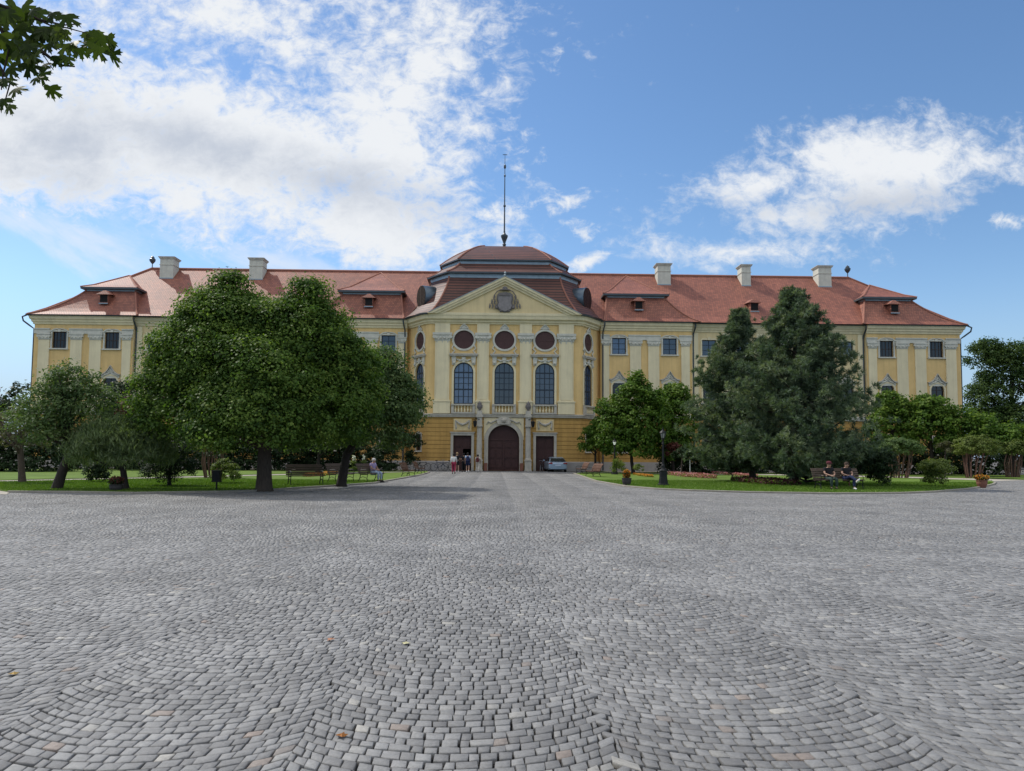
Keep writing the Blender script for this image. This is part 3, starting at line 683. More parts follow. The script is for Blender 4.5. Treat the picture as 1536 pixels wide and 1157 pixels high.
for sg in (-1,1):
    xc=sg*3.97
    mb=MB()
    for e in (-1,1): x0,x1=sorted((xc+e*.87,xc+e*1.12)); mb.box(x0,x1,-.12,.02,0,3.38)
    mb.box(xc-1.12,xc+1.12,-.12,.02,3.38,3.62); mb.box(xc-1.2,xc+1.2,-.2,.0,3.62,3.72)
    mb.build('door_surround',STONE,pal)
    mb=MB()
    if sg>0:
        mb.box(xc-.87,xc+.87,.3,.4,.02,3.38)
    else:
        mb.box(xc-.87,xc+.87,.3,.4,2.1,3.38); mb.box(xc-.87,xc+.05,.3,.4,.02,2.1)   # right leaf stands open
        mb.box(xc+.8,xc+.86,.41,1.2,.02,2.1)
    for z0,z1 in ((.2,1.0),(1.15,2.0),(2.25,3.2)):
        for xa,xb in ((-.8,-.08),(.08,.8)):
            if sg<0 and xa>0 and z0<2.1: continue
            mb.box(xc+xa,xc+xb,.26,.3,z0,z1); mb.box(xc+xa+.1,xc+xb-.1,.235,.26,z0+.1,z1-.1)
    d=mb.build('side_door',WOODD,pal,label='dark wooden side door with one leaf standing open' if sg<0 else None)
    mb=MB(); mb.box(xc-.03,xc+.0,.2,.26,1.0,1.25); mb.build('handle',IRON,d)
    if sg<0:
        mb=MB(); mb.box(xc-.87,xc+.87,2.4,2.5,0,3.4); mb.box(xc-.88,xc-.86,.42,2.4,0,3.4); mb.build('entrance_hall',DARKIN,pal)
    # stucco relief panel with a hanging garland
    mb=MB(); mb.box(xc-.86,xc+.86,-.05,0,3.84,4.98); mb.m=1
    mb.tube([(xc-.6,-.1,4.8),(xc-.35,-.13,4.55),(xc,-.16,4.42),(xc+.35,-.13,4.55),(xc+.6,-.1,4.8)],[.06,.1,.14,.1,.06],7)
    for e in (-1,1): mb.tube([(xc+e*.62,-.1,4.82),(xc+e*.66,-.12,4.5),(xc+e*.6,-.12,4.15),(xc+e*.64,-.1,3.95)],[.09,.07,.1,.03],7)
    mb.build('relief_panel',[PALEY,STONE],pal)
    # free-standing entrance column with pedestal, urn
    xk=sg*2.33
    mb=MB(); mb.box(xk-.31,xk+.31,-.72,-.0,0,.95); mb.box(xk-.35,xk+.35,-.77,0,.95,1.05); mb.box(xk-.35,xk+.35,-.77,0,0,.12)
    mb.lathe([(.3,1.05),(.33,1.12),(.26,1.2),(.265,2.4),(.23,4.1),(.28,4.16),(.24,4.22)],(xk,-.4,0),16)
    mb.box(xk-.28,xk+.28,-.7,0,4.22,4.36); mb.box(xk-.25,xk+.25,-.64,0,4.36,5.12); mb.box(xk-.33,xk+.33,-.74,0,5.12,5.36)
    mb.box(xk-.25,xk+.25,-.64,-.26,5.36,5.75)
    colm=mb.build('entrance_column',STONE,pal)
    mb=MB(); mb.lathe([(.12,5.75),(.1,5.85),(.26,6.05),(.28,6.25),(.17,6.38),(.22,6.44),(.1,6.55),(.03,6.68)],(xk,-.45,0),12); mb.build('urn',STONED,colm,smooth=True)
    # wall lantern on an iron bracket
    xl=xk-sg*0 - .0
    mb=MB(); xb=xk+(-.42 if sg<0 else .42); mb.tube([(xk,-.62,4.9),(xb,-.95,5.0),(xb,-1.1,4.85)],.03,6)
    mb.lathe([(.03,.5),(.16,.42),(.2,.38),(.13,-.05),(.05,-.15)],(xb,-1.1,4.3),8); mb.lathe([(.0,0),(.05,.05),(.02,.1)],(xb,-1.1,4.78),6)
    mb.build('wall_lantern',IRON,pal)
    mb=MB(); mb.box(sg*1.72-.16,sg*1.72+.16,-.55,-.17,0,.75); mb.build('guard_stone',TERRA,pal)

# ---- roofs
YR=9.7; ZR=21.68; ZE=15.02
def prof(t):   # concave roof profile, 0..1 -> height fraction
    return .7*t+ (0 if t<.08 else (t-.08)*(.3/.92))
def hipped():
    mb=MB(); XE=47.1; XR=38.8; yf=2.05; yb=2*YR-yf+.2
    rings=[]; n=7
    for i in range(n+1):
        t=i/n; z=ZE+(ZR-ZE)*prof(t)
        x=XE+(XR-XE)*t; y0=yf+(YR-yf)*t; y1=yb+(YR-yb)*t
        rings.append([(-x,y0,z),(x,y0,z),(x,y1,z),(-x,y1,z)])
    mb.loft(rings,close_ring=True); return mb
roof=hipped().build('main_roof',TILE,pal)
mb=MB(); mb.tube([(-38.8,YR,ZR+.03),(38.8,YR,ZR+.03)],.13,6)
for sg in (-1,1):
    pts=[]
    for i in range(8):
        t=i/7; pts.append((sg*(47.1+(38.8-47.1)*t),2.05+(YR-2.05)*t,ZE+(ZR-ZE)*prof(t)+.03))
    mb.tube(pts,.1,6)
mb.build('ridge_tiles',TRIMD,roof)
for sg in (-1,1):
    mb=MB(); mb.lathe([(.05,0),(.05,.5),(.12,.55),(.3,.8),(.34,1.0),(.2,1.12),(.22,1.2),(.03,1.4)],(sg*38.7,YR,ZR+.05),9)
    mb.build('ridge_finial',DZINC,roof)

def pavilion(sg, xa, xb, ta, tb, apex):
    # xa/xb eave ends, ta/tb break ends (in |x|), apex (|x|,y,z)
    yf=1.9; ye=4.3; zb=17.95; back=7.6
    rings=[]; n=6
    for i in range(n+1):
        t=i/n; h=t**1.0; z=ZE+.02+(zb-ZE)*(t*(.75+.25*t)); 
        c=t**.85
        x0=xa+(ta-xa)*c; x1=xb+(tb-xb)*(t**.8); y0=yf+(ye-yf)*c
        rings.append([(sg*x0,back,z),(sg*x0,y0,z),(sg*x1,y0,z),(sg*x1,back,z)])
    mb=MB(); mb.loft(rings); pr=mb.build('pavilion_roof',TILE,pal)
    mb=MB(); o=.06
    f=[(ta-o,back),(ta-o,ye-o),(tb+o,ye-o),(tb+o,back)]
    mb.add([(sg*x,y,zb-.02) for x,y in f]+[(sg*x,y,zb+.36) for x,y in f],[(0,1,5,4),(1,2,6,5),(2,3,7,6)]); mb.build('fascia',ZINC,pr)
    o=.42; e=[(ta-o,back),(ta-o,ye-o),(tb+o,ye-o),(tb+o,back)]; ze=zb+.33; ax,ay,az=apex
    mb=MB(); vs=[(sg*x,y,ze) for x,y in e]+[(sg*ax,ay,az)]+[(sg*((x+ax*.35)/1.35),(y+ay*.35)/1.35,ze+(az-ze)*.2) for x,y in e]
    mb.add(vs,[(0,1,6,5),(1,2,7,6),(2,3,8,7),(5,6,4),(6,7,4),(7,8,4)])
    up=mb.build('upper_roof',TILE,pr)
    mb=MB(); mb.add([(sg*x,y,ze-.01) for x,y in e]+[(sg*x,y,ze-.2) for x,y in e]+[(sg*x,y,ze-.2) for x,y in f],[(0,1,5,4),(1,2,6,5),(2,3,7,6),(4,5,9,8),(5,6,10,9),(6,7,11,10)]); mb.build('eave_board',DZINC,pr)
    for k in (1,2):
        mb=MB(); mb.tube([vs[k],vs[k+5],vs[4]],.09,6); mb.build('hip_tiles',TRIMD,up)
        mb=MB(); mb.tube([(p[k][0],p[k][1],p[k][2]+.02) for p in rings],.09,6); mb.build('hip_tiles',TRIMD,pr)
    return pr
def dormer(x,y,z,parent=None):
    s=MB(); s.box(-.42,.42,0,1.4,-.55,.35); o=s.build('roof_hatch',TILE,pal,loc=(x,y,z))
    s=MB(); s.box(-.36,.36,-.02,.01,-.42,.3); s.build('opening',DARKIN,o)
    s=MB(); s.add([(-.7,-.22,.33),(.7,-.22,.33),(.7,1.6,.5),(-.7,1.6,.5),(-.12,.1,.78),(.12,.1,.78),(.12,1.6,.9),(-.12,1.6,.9)],[(0,1,5,4),(1,2,6,5),(4,5,6,7),(3,0,4,7),(0,3,2,1)]); s.build('hatch_roof',TILE,o)
    s=MB(); s.box(-.45,.45,-.1,.0,-.62,-.52); s.build('hatch_sill',ZINC,o)
    return o
for sg in (-1,1):
    pavilion(sg,10.0,19.75,10.65,16.65,(13.6,9.6,21.55))
    pavilion(sg,36.3,47.05,37.75,42.65,(40.2,7.9,20.45))
    dormer(sg*13.75,3.1,16.98); dormer(sg*40.25,3.1,16.98)
dormer(26.0,4.0,17.15)
for px in (470,330): 
    pass
dormer(-26.0,4.0,17.15)
# chimneys on the front slope just below the ridge
for k,px in enumerate((254,387,994,1116,1233)):
    X=P(px,410,8.8)[0]; wd=.72 if k!=3 else .5; dp=.7
    s=MB(); s.box(-wd,wd,-dp,dp,-1.0,1.3); s.box(-wd-.05,wd+.05,-dp-.05,dp+.05,.62,.7); s.box(-wd-.07,wd+.07,-dp-.07,dp+.07,1.3,1.38); s.box(-wd-.12,wd+.12,-dp-.12,dp+.12,1.38,1.46); s.m=1; s.box(-wd-.17,wd+.17,-dp-.17,dp+.17,1.46,1.53); s.box(-wd+.15,wd-.15,-dp+.15,dp-.15,1.53,1.58)
    c=s.build('chimney',[GREYCR,STONE],roof,loc=(X,8.8,21.1))
    s=MB(); s.box(-wd-.03,wd+.03,-dp-.05,dp+.03,-1.2,-.78); s.build('flashing',ZINC,c)
# centre roof in three stepped tiers
YC=9.0
def cring(hf,yf,hs,ys,z,bulge):
    # front edge half hf at yf, sides at hs from ys; mirrored to the back about YC
    mid=((hf+hs)/2+bulge*.7,(yf+ys)/2-bulge*.7); pts=[]
    for t in (0,.2,.4,.6,.8,1):
        pts.append(((1-t)**2*hf+2*t*(1-t)*(mid[0]*2-(hf+hs)/2)+t*t*hs, (1-t)**2*yf+2*t*(1-t)*(mid[1]*2-(yf+ys)/2)+t*t*ys))
    fr=[(-x,y) for x,y in pts[::-1]]+pts
    bk=[(x,2*YC-y) for x,y in fr[::-1]]
    return [(x,y,z) for x,y in fr+bk]
def interp(a,b,t): return tuple(p+(q-p)*t for p,q in zip(a,b))
cr=MB(); rings=[]
A=(7.3,-.62,10.35,3.2,15.1,.62); B=(5.55,1.75,7.6,4.35,19.3,.05)
for i in range(9):
    t=i/8; h=t*(.55+.45*t); q=interp(A,B,t); q=interp(A,B,1-(1-t)**1.35)
    z=A[4]+(B[4]-A[4])*(t**1.15); rings.append(cring(q[0],q[1],q[2],q[3],z,q[5]))
cr.loft(rings,True); croof=cr.build('centre_roof',TILEC,pal)
def hips(rings,par,r=.09):
    for idx in (0,5,6,11):
        h=MB(); h.tube([(p[idx][0],p[idx][1],p[idx][2]+.02) for p in rings],r,6); h.build('hip_tiles',TRIMD,par)
hips(rings,croof)
def band(name,q,z0,z1,out,m,par):
    b=MB(); a=cring(q[0]+out,q[1]-out,q[2]+out,q[3],z0,.05); c=cring(q[0]+out,q[1]-out,q[2]+out,q[3],z1,.05); b.loft([a,c],True); return b.build(name,m,par)
def tier(q0,q1,z0,z1,conc,par,name='roof_tier'):
    rings=[]
    for i in range(6):
        t=i/5; q=interp(q0,q1,t); z=z0+(z1-z0)*(t*(1-conc+conc*t)); rings.append(cring(q[0],q[1],q[2],q[3],z,.05))
    b=MB(); b.loft(rings,True,True); o=b.build(name,TILEC,par)
    # dark eave board under the projecting edge
    e=MB(); k=(q0[0]-.35,q0[1]+.35,q0[2]-.35,q0[3])
    e.loft([cring(k[0],k[1],k[2],k[3],z0-.13,.05),cring(*q0,z0-.13,.05),cring(*q0,z0-.01,.05)],True); e.build('eave_board',DZINC,o)
    hips(rings,o,.08)
    return o
band('fascia',B,19.2,19.72,.04,ZINC,croof)
T2a=(5.75,1.35,8.0,4.3); T2b=(4.55,3.0,6.5,5.6)
tier(T2a,T2b,19.72,20.98,.35,croof); band('fascia',T2b,20.9,21.38,.04,ZINC,croof)
T3a=(4.75,2.7,6.8,5.6); T3b=(2.15,8.3,2.5,8.7)
def tier3():
    rings=[]
    for i in range(8):
        t=i/7; q=interp(T3a,T3b,t); z=21.38+(24.35-21.38)*(t*(1.45-.45*t)); rings.append(cring(q[0],q[1],q[2],q[3],z,.04))
    b=MB(); b.loft(rings,True,True); o=b.build('roof_tier',TILEC,croof)
    e=MB(); k=(T3a[0]-.3,T3a[1]+.35,T3a[2]-.35,T3a[3])
    e.loft([cring(*k,21.24,.05),cring(*T3a,21.24,.05),cring(*T3a,21.37,.05)],True); e.build('eave_board',DZINC,o)
    hips(rings,o,.08)
tier3()
# round dormers ("bull's eyes") in zinc on the curved corners
for sg in (-1,1):
    a=math.atan2(1.98,1.35); d=Vector((sg*math.sin(a),-math.cos(a),0))
    base=Vector((sg*7.72,2.75,17.32))
    Mx=Matrix.Translation(base) @ Matrix.Rotation(sg*a,4,'Z')
    s=MB(); s.M=Mx; n=22; rings_=[]
    for (y,r) in ((-.8,1.02),(-.76,1.04),(.6,.95),(2.2,.7)):
        rings_.append([(r*.92*math.cos(2*PI*j/n),y,r*1.12*math.sin(2*PI*j/n)+(0 if y<.5 else .15)) for j in range(n)])
    s.loft(rings_,True); o=s.build('round_dormer',ZINCB,croof,smooth=True)
    s=MB(); s.M=Mx; s.prism([(.9*math.cos(2*PI*j/n),1.1*math.sin(2*PI*j/n)) for j in range(n)],-.76,-.7)
    for i in range(-7,8):
        z=i*.14; h=.86*math.sqrt(max(0,1-(z/1.1)**2)); s.box(-h,h,-.82,-.76,z-.03,z+.03)
    s.box(-.05,.05,-.84,-.74,-1.05,1.05); s.build('louvre',WOODD if sg>0 else BENCHD,o)
# flagpole
mb=MB(); mb.lathe([(.26,0),(.26,.1),(.14,.2),(.22,.4),(.13,.5),(.17,.7),(.38,1.25),(.4,1.4),(.24,1.5),(.11,1.7),(.085,2.0),(.07,4.6),(.14,4.65),(.14,4.8),(.065,4.85),(.05,8.0),(.1,8.05),(.1,8.2),(.04,8.3),(.035,8.9),(.13,9.05),(.13,9.3),(.03,9.45),(.022,10.2),(.022,10.6)],(0,8.5,24.2),10)
mb.box(-.25,.25,8.48,8.52,34.7,34.76); mb.build('flagpole',DZINC,pal)
# downpipes with goosenecks
for sg in (-1,1):
    for (x,Y,lean) in ((9.95,YP,-.3),(19.25,YM,-.1),(36.75,YM,.1)):
        mb=MB(); mb.tube([(sg*(x+.15),Y-.55,14.95),(sg*(x+.12),Y-.55,14.6),(sg*x,Y-.2,13.95),(sg*x,Y-.12,13.6),(sg*x,Y-.12,.1)],.075,7); mb.build('downpipe',DZINC,pal)
    mb=MB(); mb.tube([(sg*47.05,YP-.5,15.0),(sg*47.5,YP-.55,14.78),(sg*47.45,YP-.45,14.4),(sg*47.0,YP-.2,14.0),(sg*46.7,YP+.1,13.7),(sg*46.7,YP+.2,.1)],.08,7); mb.build('downpipe',DZINC,pal)

# ------------------------------------------------------------------ numpy mesh helper
def np_mesh(name, V_, quads, mats, tint=None, parent=None, smooth=False, loc=None):
    me=bpy.data.meshes.new(name); nv=len(V_); nf=len(quads); k=quads.shape[1]
    me.vertices.add(nv); me.vertices.foreach_set('co',V_.astype(np.float32).ravel())
    me.loops.add(nf*k); me.loops.foreach_set('vertex_index',quads.astype(np.int32).ravel())
    me.polygons.add(nf); me.polygons.foreach_set('loop_start',np.arange(0,nf*k,k,dtype=np.int32))
    if tint is not None:
        a=me.attributes.new('tint','FLOAT','FACE'); a.data.foreach_set('value',tint.astype(np.float32))
    me.update(calc_edges=True)
    if smooth: me.polygons.foreach_set('use_smooth',np.ones(nf,dtype=bool))
    for m in (mats if isinstance(mats,(list,tuple)) else [mats]): me.materials.append(m)
    o=bpy.data.objects.new(name,me); COL.objects.link(o)
    if parent: o.parent=parent
    if loc is not None: o.location=loc
    return o
def inpoly(x,y,poly):
    r=np.zeros(x.shape,bool); n=len(poly)
    for i in range(n):
        x0,y0=poly[i]; x1,y1=poly[(i+1)%n]
        c=((y0>y)!=(y1>y)); 
        with np.errstate(divide='ignore',invalid='ignore'): xi=(x1-x0)*(y-y0)/(y1-y0)+x0
        r^= c&(x<xi)
    return r
# ------------------------------------------------------------------ ground, paths, lawns
mb=MB(); mb.quad((-900,-120,-.06),(900,-120,-.06),(900,1500,-.06),(-900,1500,-.06))
tag(mb.build('ground',mat('sandy_ground',(.10,.095,.085),.95,.25,.8,.4,20)),kind='structure')
gp=lambda L_:[G(x,y) for x,y in L_]
LFRONT=gp([(14,739),(110,739.5),(200,741),(330,739),(396,737),(440,733.5),(520,728.5),(560,725.5),(600,718.5),(632,712.5),(643,709.0)])
LBACK=gp([(640,707.6),(600,709.6),(500,711.8),(300,717.5),(160,721),(-20,725)])
RFRONT=gp([(861,710.5),(878,716.5),(895,722.5),(940,730.5),(985,734.5),(1040,737),(1120,739.5),(1250,741.5),(1350,740.8),(1400,738.8),(1450,734.5),(1470,731.5),(1488,727.5),(1492,724.5)])
RBACK=gp([(1487,722.3),(1350,718),(1200,714.6),(1000,711.8),(880,709.3)])
lawnL=LFRONT+LBACK+gp([(-40,731)]); lawnR=RFRONT+RBACK
lawnL2=gp([(625,707.0),(600,708.0),(500,709.6),(300,714.8),(160,718),(-60,722.5)])
lawnL2=lawnL2+[(-60,-2.2),(-11,-2.2)]
lawnR2=[G(x,y) for x,y in [(890,708.4),(1000,710),(1200,712.2),(1350,715.2),(1540,720.5)]]; lawnR2=[(10.5,-2.2)]+lawnR2+[(56,-2.2)]
GRASS=mat('lawn_grass',(.10,.158,.027),.9,.38,.5,.9,18,spec=.15)
def lawn(name,poly,front=None):
    m_=MB(); m_.slab(poly,-.05,.05); o=m_.build(name,GRASS); tag(o,kind='structure'); return o
# counter-clockwise order so that the top faces point up
def ccw(p):
    a=sum(p[i][0]*p[(i+1)%len(p)][1]-p[(i+1)%len(p)][0]*p[i][1] for i in range(len(p))); return p if a>0 else p[::-1]
lawnL,lawnR,lawnL2,lawnR2=map(ccw,(lawnL,lawnR,lawnL2,lawnR2))
for nme,pl_ in (('lawn',lawnL),('lawn',lawnR),('lawn',lawnL2),('lawn',lawnR2)): lawn(nme,pl_)
def kerb(path,name='kerb'):
    m_=MB(); m_.sweep([(-.02,-.05),(.12,-.05),(.12,.06),(.1,.075),(0,.075),(-.02,.06)],path); tag(m_.build(name,KERB),kind='structure')
kerb(LFRONT); kerb(RFRONT)
kerb(RBACK); kerb(LBACK)
# pale gravel paths behind the lawns and in the left corner
GRAV=mat('pale_gravel',(.37,.34,.29),.95,.16,2.,.5,40)
gravL=ccw([G(-40,731)]+[G(-20,725)]+LBACK[::-1][1:]+[G(640,706.4)]+[(-7.5,-2.2),(-80,-2.2),(-80,-44),G(-20,745)])
pathL=ccw(LBACK+gp([(-60,722.5)])+gp([(160,718),(300,714.8),(500,709.6),(600,708.0),(625,707.0)]))
pathR=ccw(RBACK[::-1]+gp([(1540,720.5),(1350,715.2),(1200,712.2),(1000,710),(890,708.4)])[0:1]+gp([(1540,720.5),(1350,715.2),(1200,712.2),(1000,710),(890,708.4)])[1:])
cornerL=ccw(gp([(14,739),(-40,731),(-20,725),(-60,722.5),(-300,722),(-420,742),(10,742)]))
for p_ in (pathL,pathR,cornerL):
    m_=MB(); m_.slab(p_,-.05,.012); tag(m_.build('gravel_path',GRAV),kind='structure')
m_=MB(); m_.slab(ccw([(-60,-2.2),(-9.9,-2.2),(-9.9,2.4),(-60,2.4)]),-.05,.015); m_.slab(ccw([(60,-2.2),(9.9,-2.2),(9.9,2.4),(60,2.4)]),-.05,.015); tag(m_.build('wall_path',GRAV),kind='structure')

# ------------------------------------------------------------------ cobbles: every stone is a small block laid in segmental arches
def cobbles():
    W=1.7; Rr=1.3; th=math.asin(W/2/Rr); p=.093; nst=21; dth=2*th/nst
    xc0=CAM[0]-.2; ks=np.arange(-34,35); js=np.arange(0,745)
    K_,J_=np.meshgrid(ks,js,indexing='ij'); K_=K_.ravel(); J_=J_.ravel()
    phase=RNG.uniform(-.4,.4,K_.size)
    b=(np.arange(nst+1)[None,:]+np.where((np.arange(nst+1)>0)&(np.arange(nst+1)<nst),1,0)*(phase[:,None]+RNG.uniform(-.27,.27,(K_.size,nst+1))))*dth-th
    e=RNG.uniform(-.035,.035,(len(ks)+1,len(js)))+np.where(np.arange(len(js))%2==0,.015,-.015)[None,:]
    ki=K_-ks[0]; b[:,0]=np.arcsin(np.clip((-W/2+e[ki,J_])/Rr,-.95,.95)); b[:,-1]=np.arcsin(np.clip((W/2+e[ki+1,J_])/Rr,-.95,.95))
    rowj=RNG.normal(0,.002,(len(ks),len(js)+1)); r_lo=np.repeat(rowj[ki,J_],nst); r_hi=np.repeat(rowj[ki,J_+1],nst)
    t0=b[:,:-1].ravel(); t1=b[:,1:].ravel(); Kk=np.repeat(K_,nst); Jj=np.repeat(J_,nst); n=t0.size
    yb=-68.9+Jj*p
    gx=.0034
    tm=(t0+t1)/2; xm=xc0+Kk*W+Rr*np.sin(tm); ym=yb+Rr*(1-np.cos(tm))+p/2
    d=ym-CAM[1]
    keep=(d>2.2)&(ym<-1.1)&(np.abs(xm-CAM[0]-d*math.tan(YAW))<.735*d+2.2)
    for pl_ in (lawnL,lawnR,lawnL2,lawnR2,pathL,pathR,cornerL):
        keep&=~inpoly(xm,ym,pl_)
    keep&=~((ym>-2.3)&(np.abs(xm)>9.9)); keep&=~((xm<-12)&(ym>-36)); keep&=~((xm>12)&(ym>-26)&(xm<24))
    idx=np.where(keep)[0]; t0,t1,Kk,yb,d,r_lo,r_hi=t0[idx],t1[idx],Kk[idx],yb[idx],d[idx],r_lo[idx],r_hi[idx]; n=idx.size
    ga=gx/Rr*RNG.uniform(.6,1.7,n); gv0=RNG.uniform(.003,.009,n); gv1=RNG.uniform(.003,.009,n)
    far_=np.clip(1+.05*(d-4),1,2.1); ga=ga*far_; gv0=gv0*far_; gv1=gv1*far_
    jit=lambda s_:RNG.normal(0,s_,n)
    cor=[]
    for (t,v) in ((t0+ga,gv0+r_lo),(t1-ga,gv0+r_lo),(t1-ga,p-gv1+r_hi),(t0+ga,p-gv1+r_hi)):
        tt=t+jit(.0026); vv=v+jit(.0034)
        cor.append(np.stack([xc0+Kk*W+Rr*np.sin(tt), yb+Rr*(1-np.cos(tt))+vv],1))
    cor=np.stack(cor,1)              # n,4,2
    c=cor.mean(1,keepdims=True)
    h=RNG.normal(0,.0016,n); tx=RNG.normal(0,.013,n); ty=RNG.normal(0,.018,n)
    def ring(f,z):
        q=c+(cor-c)*f; r=q-c
        zz=z+h[:,None]+r[:,:,0]*tx[:,None]+r[:,:,1]*ty[:,None]
        return np.concatenate([q,zz[:,:,None]],2)
    tint=RNG.random(n)
    # two levels of detail
    near=d<13
    def emit(sel,rings):
        m=sel.sum(); V_=np.concatenate([r[sel] for r in rings],1).reshape(-1,3); k=len(rings)*4
        qs=[[0,1,2,3]]
        for a in range(len(rings)-1):
            for i in range(4): qs.append([a*4+i,(a+1)*4+i,(a+1)*4+(i+1)%4,a*4+(i+1)%4])
        Q=(np.arange(m)[:,None,None]*k+np.array(qs)[None]).reshape(-1,4)
        return V_,Q,np.repeat(tint[sel],len(qs))
    r_near=[ring(.91,0.0),ring(.985,-.003),ring(1.0,-.012),ring(1.01,-.06)]
    r_far=[ring(.90,-.001),ring(1.0,-.013),ring(1.0,-.05)]
    A1=emit(near,r_near); A2=emit(~near,r_far)
    V_=np.concatenate([A1[0],A2[0]]); Q=np.concatenate([A1[1],A2[1]+len(A1[0])]); T=np.concatenate([A1[2],A2[2]])
    m=bpy.data.materials.new('grey_cobble_stone'); m.use_nodes=True; N_,L_=nt(m); b=N_['Principled BSDF']; b.inputs['Roughness'].default_value=.62; b.inputs['Specular IOR Level'].default_value=.35
    at=N_.new('ShaderNodeAttribute'); at.attribute_name='tint'; cr=N_.new('ShaderNodeValToRGB'); cr.color_ramp.interpolation='LINEAR'
    cols=[(0,(.26,.215,.185)),(.005,(.24,.21,.185)),(.012,(.155,.153,.15)),(.3,(.188,.186,.182)),(.6,(.214,.212,.207)),(.95,(.256,.254,.248)),(.988,(.27,.265,.25)),(1,(.36,.345,.31))]
    el=cr.color_ramp.elements
    while len(el)<len(cols): el.new(.5)
    for e,(ps,c_) in zip(el,cols): e.position=ps; e.color=(*c_,1)
    L_.new(at.outputs['Fac'],cr.inputs['Fac'])
    tc_=N_.new('ShaderNodeTexCoord')
    n1=N_.new('ShaderNodeTexNoise'); n1.inputs['Scale'].default_value=.55; n1.inputs['Detail'].default_value=5; L_.new(tc_.outputs['Object'],n1.inputs['Vector'])
    n3=N_.new('ShaderNodeTexNoise'); n3.inputs['Scale'].default_value=30; n3.inputs['Detail'].default_value=8; n3.inputs['Roughness'].default_value=.85; L_.new(tc_.outputs['Object'],n3.inputs['Vector'])
    m1=N_.new('ShaderNodeMapRange'); m1.inputs['From Min'].default_value=.3; m1.inputs['From Max'].default_value=.7; m1.inputs['To Min'].default_value=.80; m1.inputs['To Max'].default_value=1.18; L_.new(n1.outputs['Fac'],m1.inputs['Value'])
    m3=N_.new('ShaderNodeMapRange'); m3.inputs['From Min'].default_value=.3; m3.inputs['From Max'].default_value=.7; m3.inputs['To Min'].default_value=.66; m3.inputs['To Max'].default_value=1.34; L_.new(n3.outputs['Fac'],m3.inputs['Value'])
    mm=N_.new('ShaderNodeMath'); mm.operation='MULTIPLY'; L_.new(m1.outputs['Result'],mm.inputs[0]); L_.new(m3.outputs['Result'],mm.inputs[1])
    v=N_.new('ShaderNodeVectorMath'); v.operation='SCALE'; L_.new(cr.outputs['Color'],v.inputs[0]); L_.new(mm.outputs[0],v.inputs['Scale']); L_.new(v.outputs[0],b.inputs['Base Color'])
    bp=N_.new('ShaderNodeBump'); bp.inputs['Strength'].default_value=.7; bp.inputs['Distance'].default_value=.009; L_.new(n3.outputs['Fac'],bp.inputs['Height']); L_.new(bp.outputs['Normal'],b.inputs['Normal'])
    o=np_mesh('cobbled_square',V_,Q,m,T); tag(o,kind='structure')
    m_=MB(); m_.quad((-60,-75,-.026),(90,-75,-.026),(90,-1,-.026),(-60,-1,-.026)); tag(m_.build('joint_sand',mat('dark_joint_sand',(.02,.018,.016),.95,.3,4,.4,60)),kind='structure')
cobbles()

# ------------------------------------------------------------------ foliage
def unit(a): return a/np.maximum(1e-9,np.linalg.norm(a,axis=1,keepdims=True))
def leaf_quads(c,nrm,ln,wd,axis=None):
    n=len(c); a=RNG.normal(size=(n,3)) if axis is None else axis
    a=unit(a-nrm*np.sum(a*nrm,1,keepdims=True)); b=np.cross(nrm,a)
    l=(ln*RNG.uniform(.7,1.3,n))[:,None]; w_=(wd*RNG.uniform(.7,1.3,n))[:,None]
    V_=np.stack([c-a*l*.5, c+b*w_*.5-a*l*.08-nrm*w_*.12, c+a*l*.5, c-b*w_*.5-a*l*.08-nrm*w_*.12],1).reshape(-1,3)
    return V_,np.arange(n*4).reshape(-1,4)
def lumpy(d_,seed,amp):
    r=np.random.default_rng(seed); out=np.zeros(len(d_))
    for f in (2.,3.5,6.):
        for _ in range(3):
            k=unit(r.normal(size=(1,3)))[0]*f; out+=np.sin(d_@k+r.uniform(0,6.28))/(f**.5)/3
    return 1+amp*out
def crown_pts(lobes,dens,cr,leaf,seed,flat=False,per=26):
    C_=[];Nn=[];T=[]
    cl=[]
    for (cx,cy,cz,rx,ry,rz) in lobes:
        A=4*PI*((rx*ry)**1.6/3+(rx*rz)**1.6/3+(ry*rz)**1.6/3)**(1/1.6)
        nl=max(40,int(dens*A/(leaf*leaf*.5))); nc=max(6,int(nl/per))
        d_=unit(RNG.normal(size=(nc,3)))
        d_[:,2]=np.where(d_[:,2]<-.55,-d_[:,2],d_[:,2])
        rad=np.where(RNG.random(nc)<.8,RNG.uniform(.72,1.0,nc),RNG.uniform(.25,.75,nc))*lumpy(d_,seed,.17)
        ctr=np.array([cx,cy,cz])+d_*rad[:,None]*np.array([rx,ry,rz])
        cl.append(ctr)
        tb=RNG.normal(.48,.2,nc)
        rr_=cr*RNG.uniform(.6,1.35,nc)
        k=per
        off=RNG.normal(size=(nc,k,3)); off=off/np.linalg.norm(off,axis=2,keepdims=True)*(RNG.random((nc,k,1))**.45)
        off[:,:,2]*=.62
        pts=ctr[:,None,:]+off*rr_[:,None,None]
        n_=off*.9+d_[:,None,:]*.35+np.array([0,0,.55])+RNG.normal(size=(nc,k,3))*.45
        C_.append(pts.reshape(-1,3)); Nn.append(unit(n_.reshape(-1,3))); T.append(np.clip(np.repeat(tb,k)+RNG.normal(0,.13,nc*k),0,1))
    return np.concatenate(C_),np.concatenate(Nn),np.concatenate(T),np.concatenate(cl)
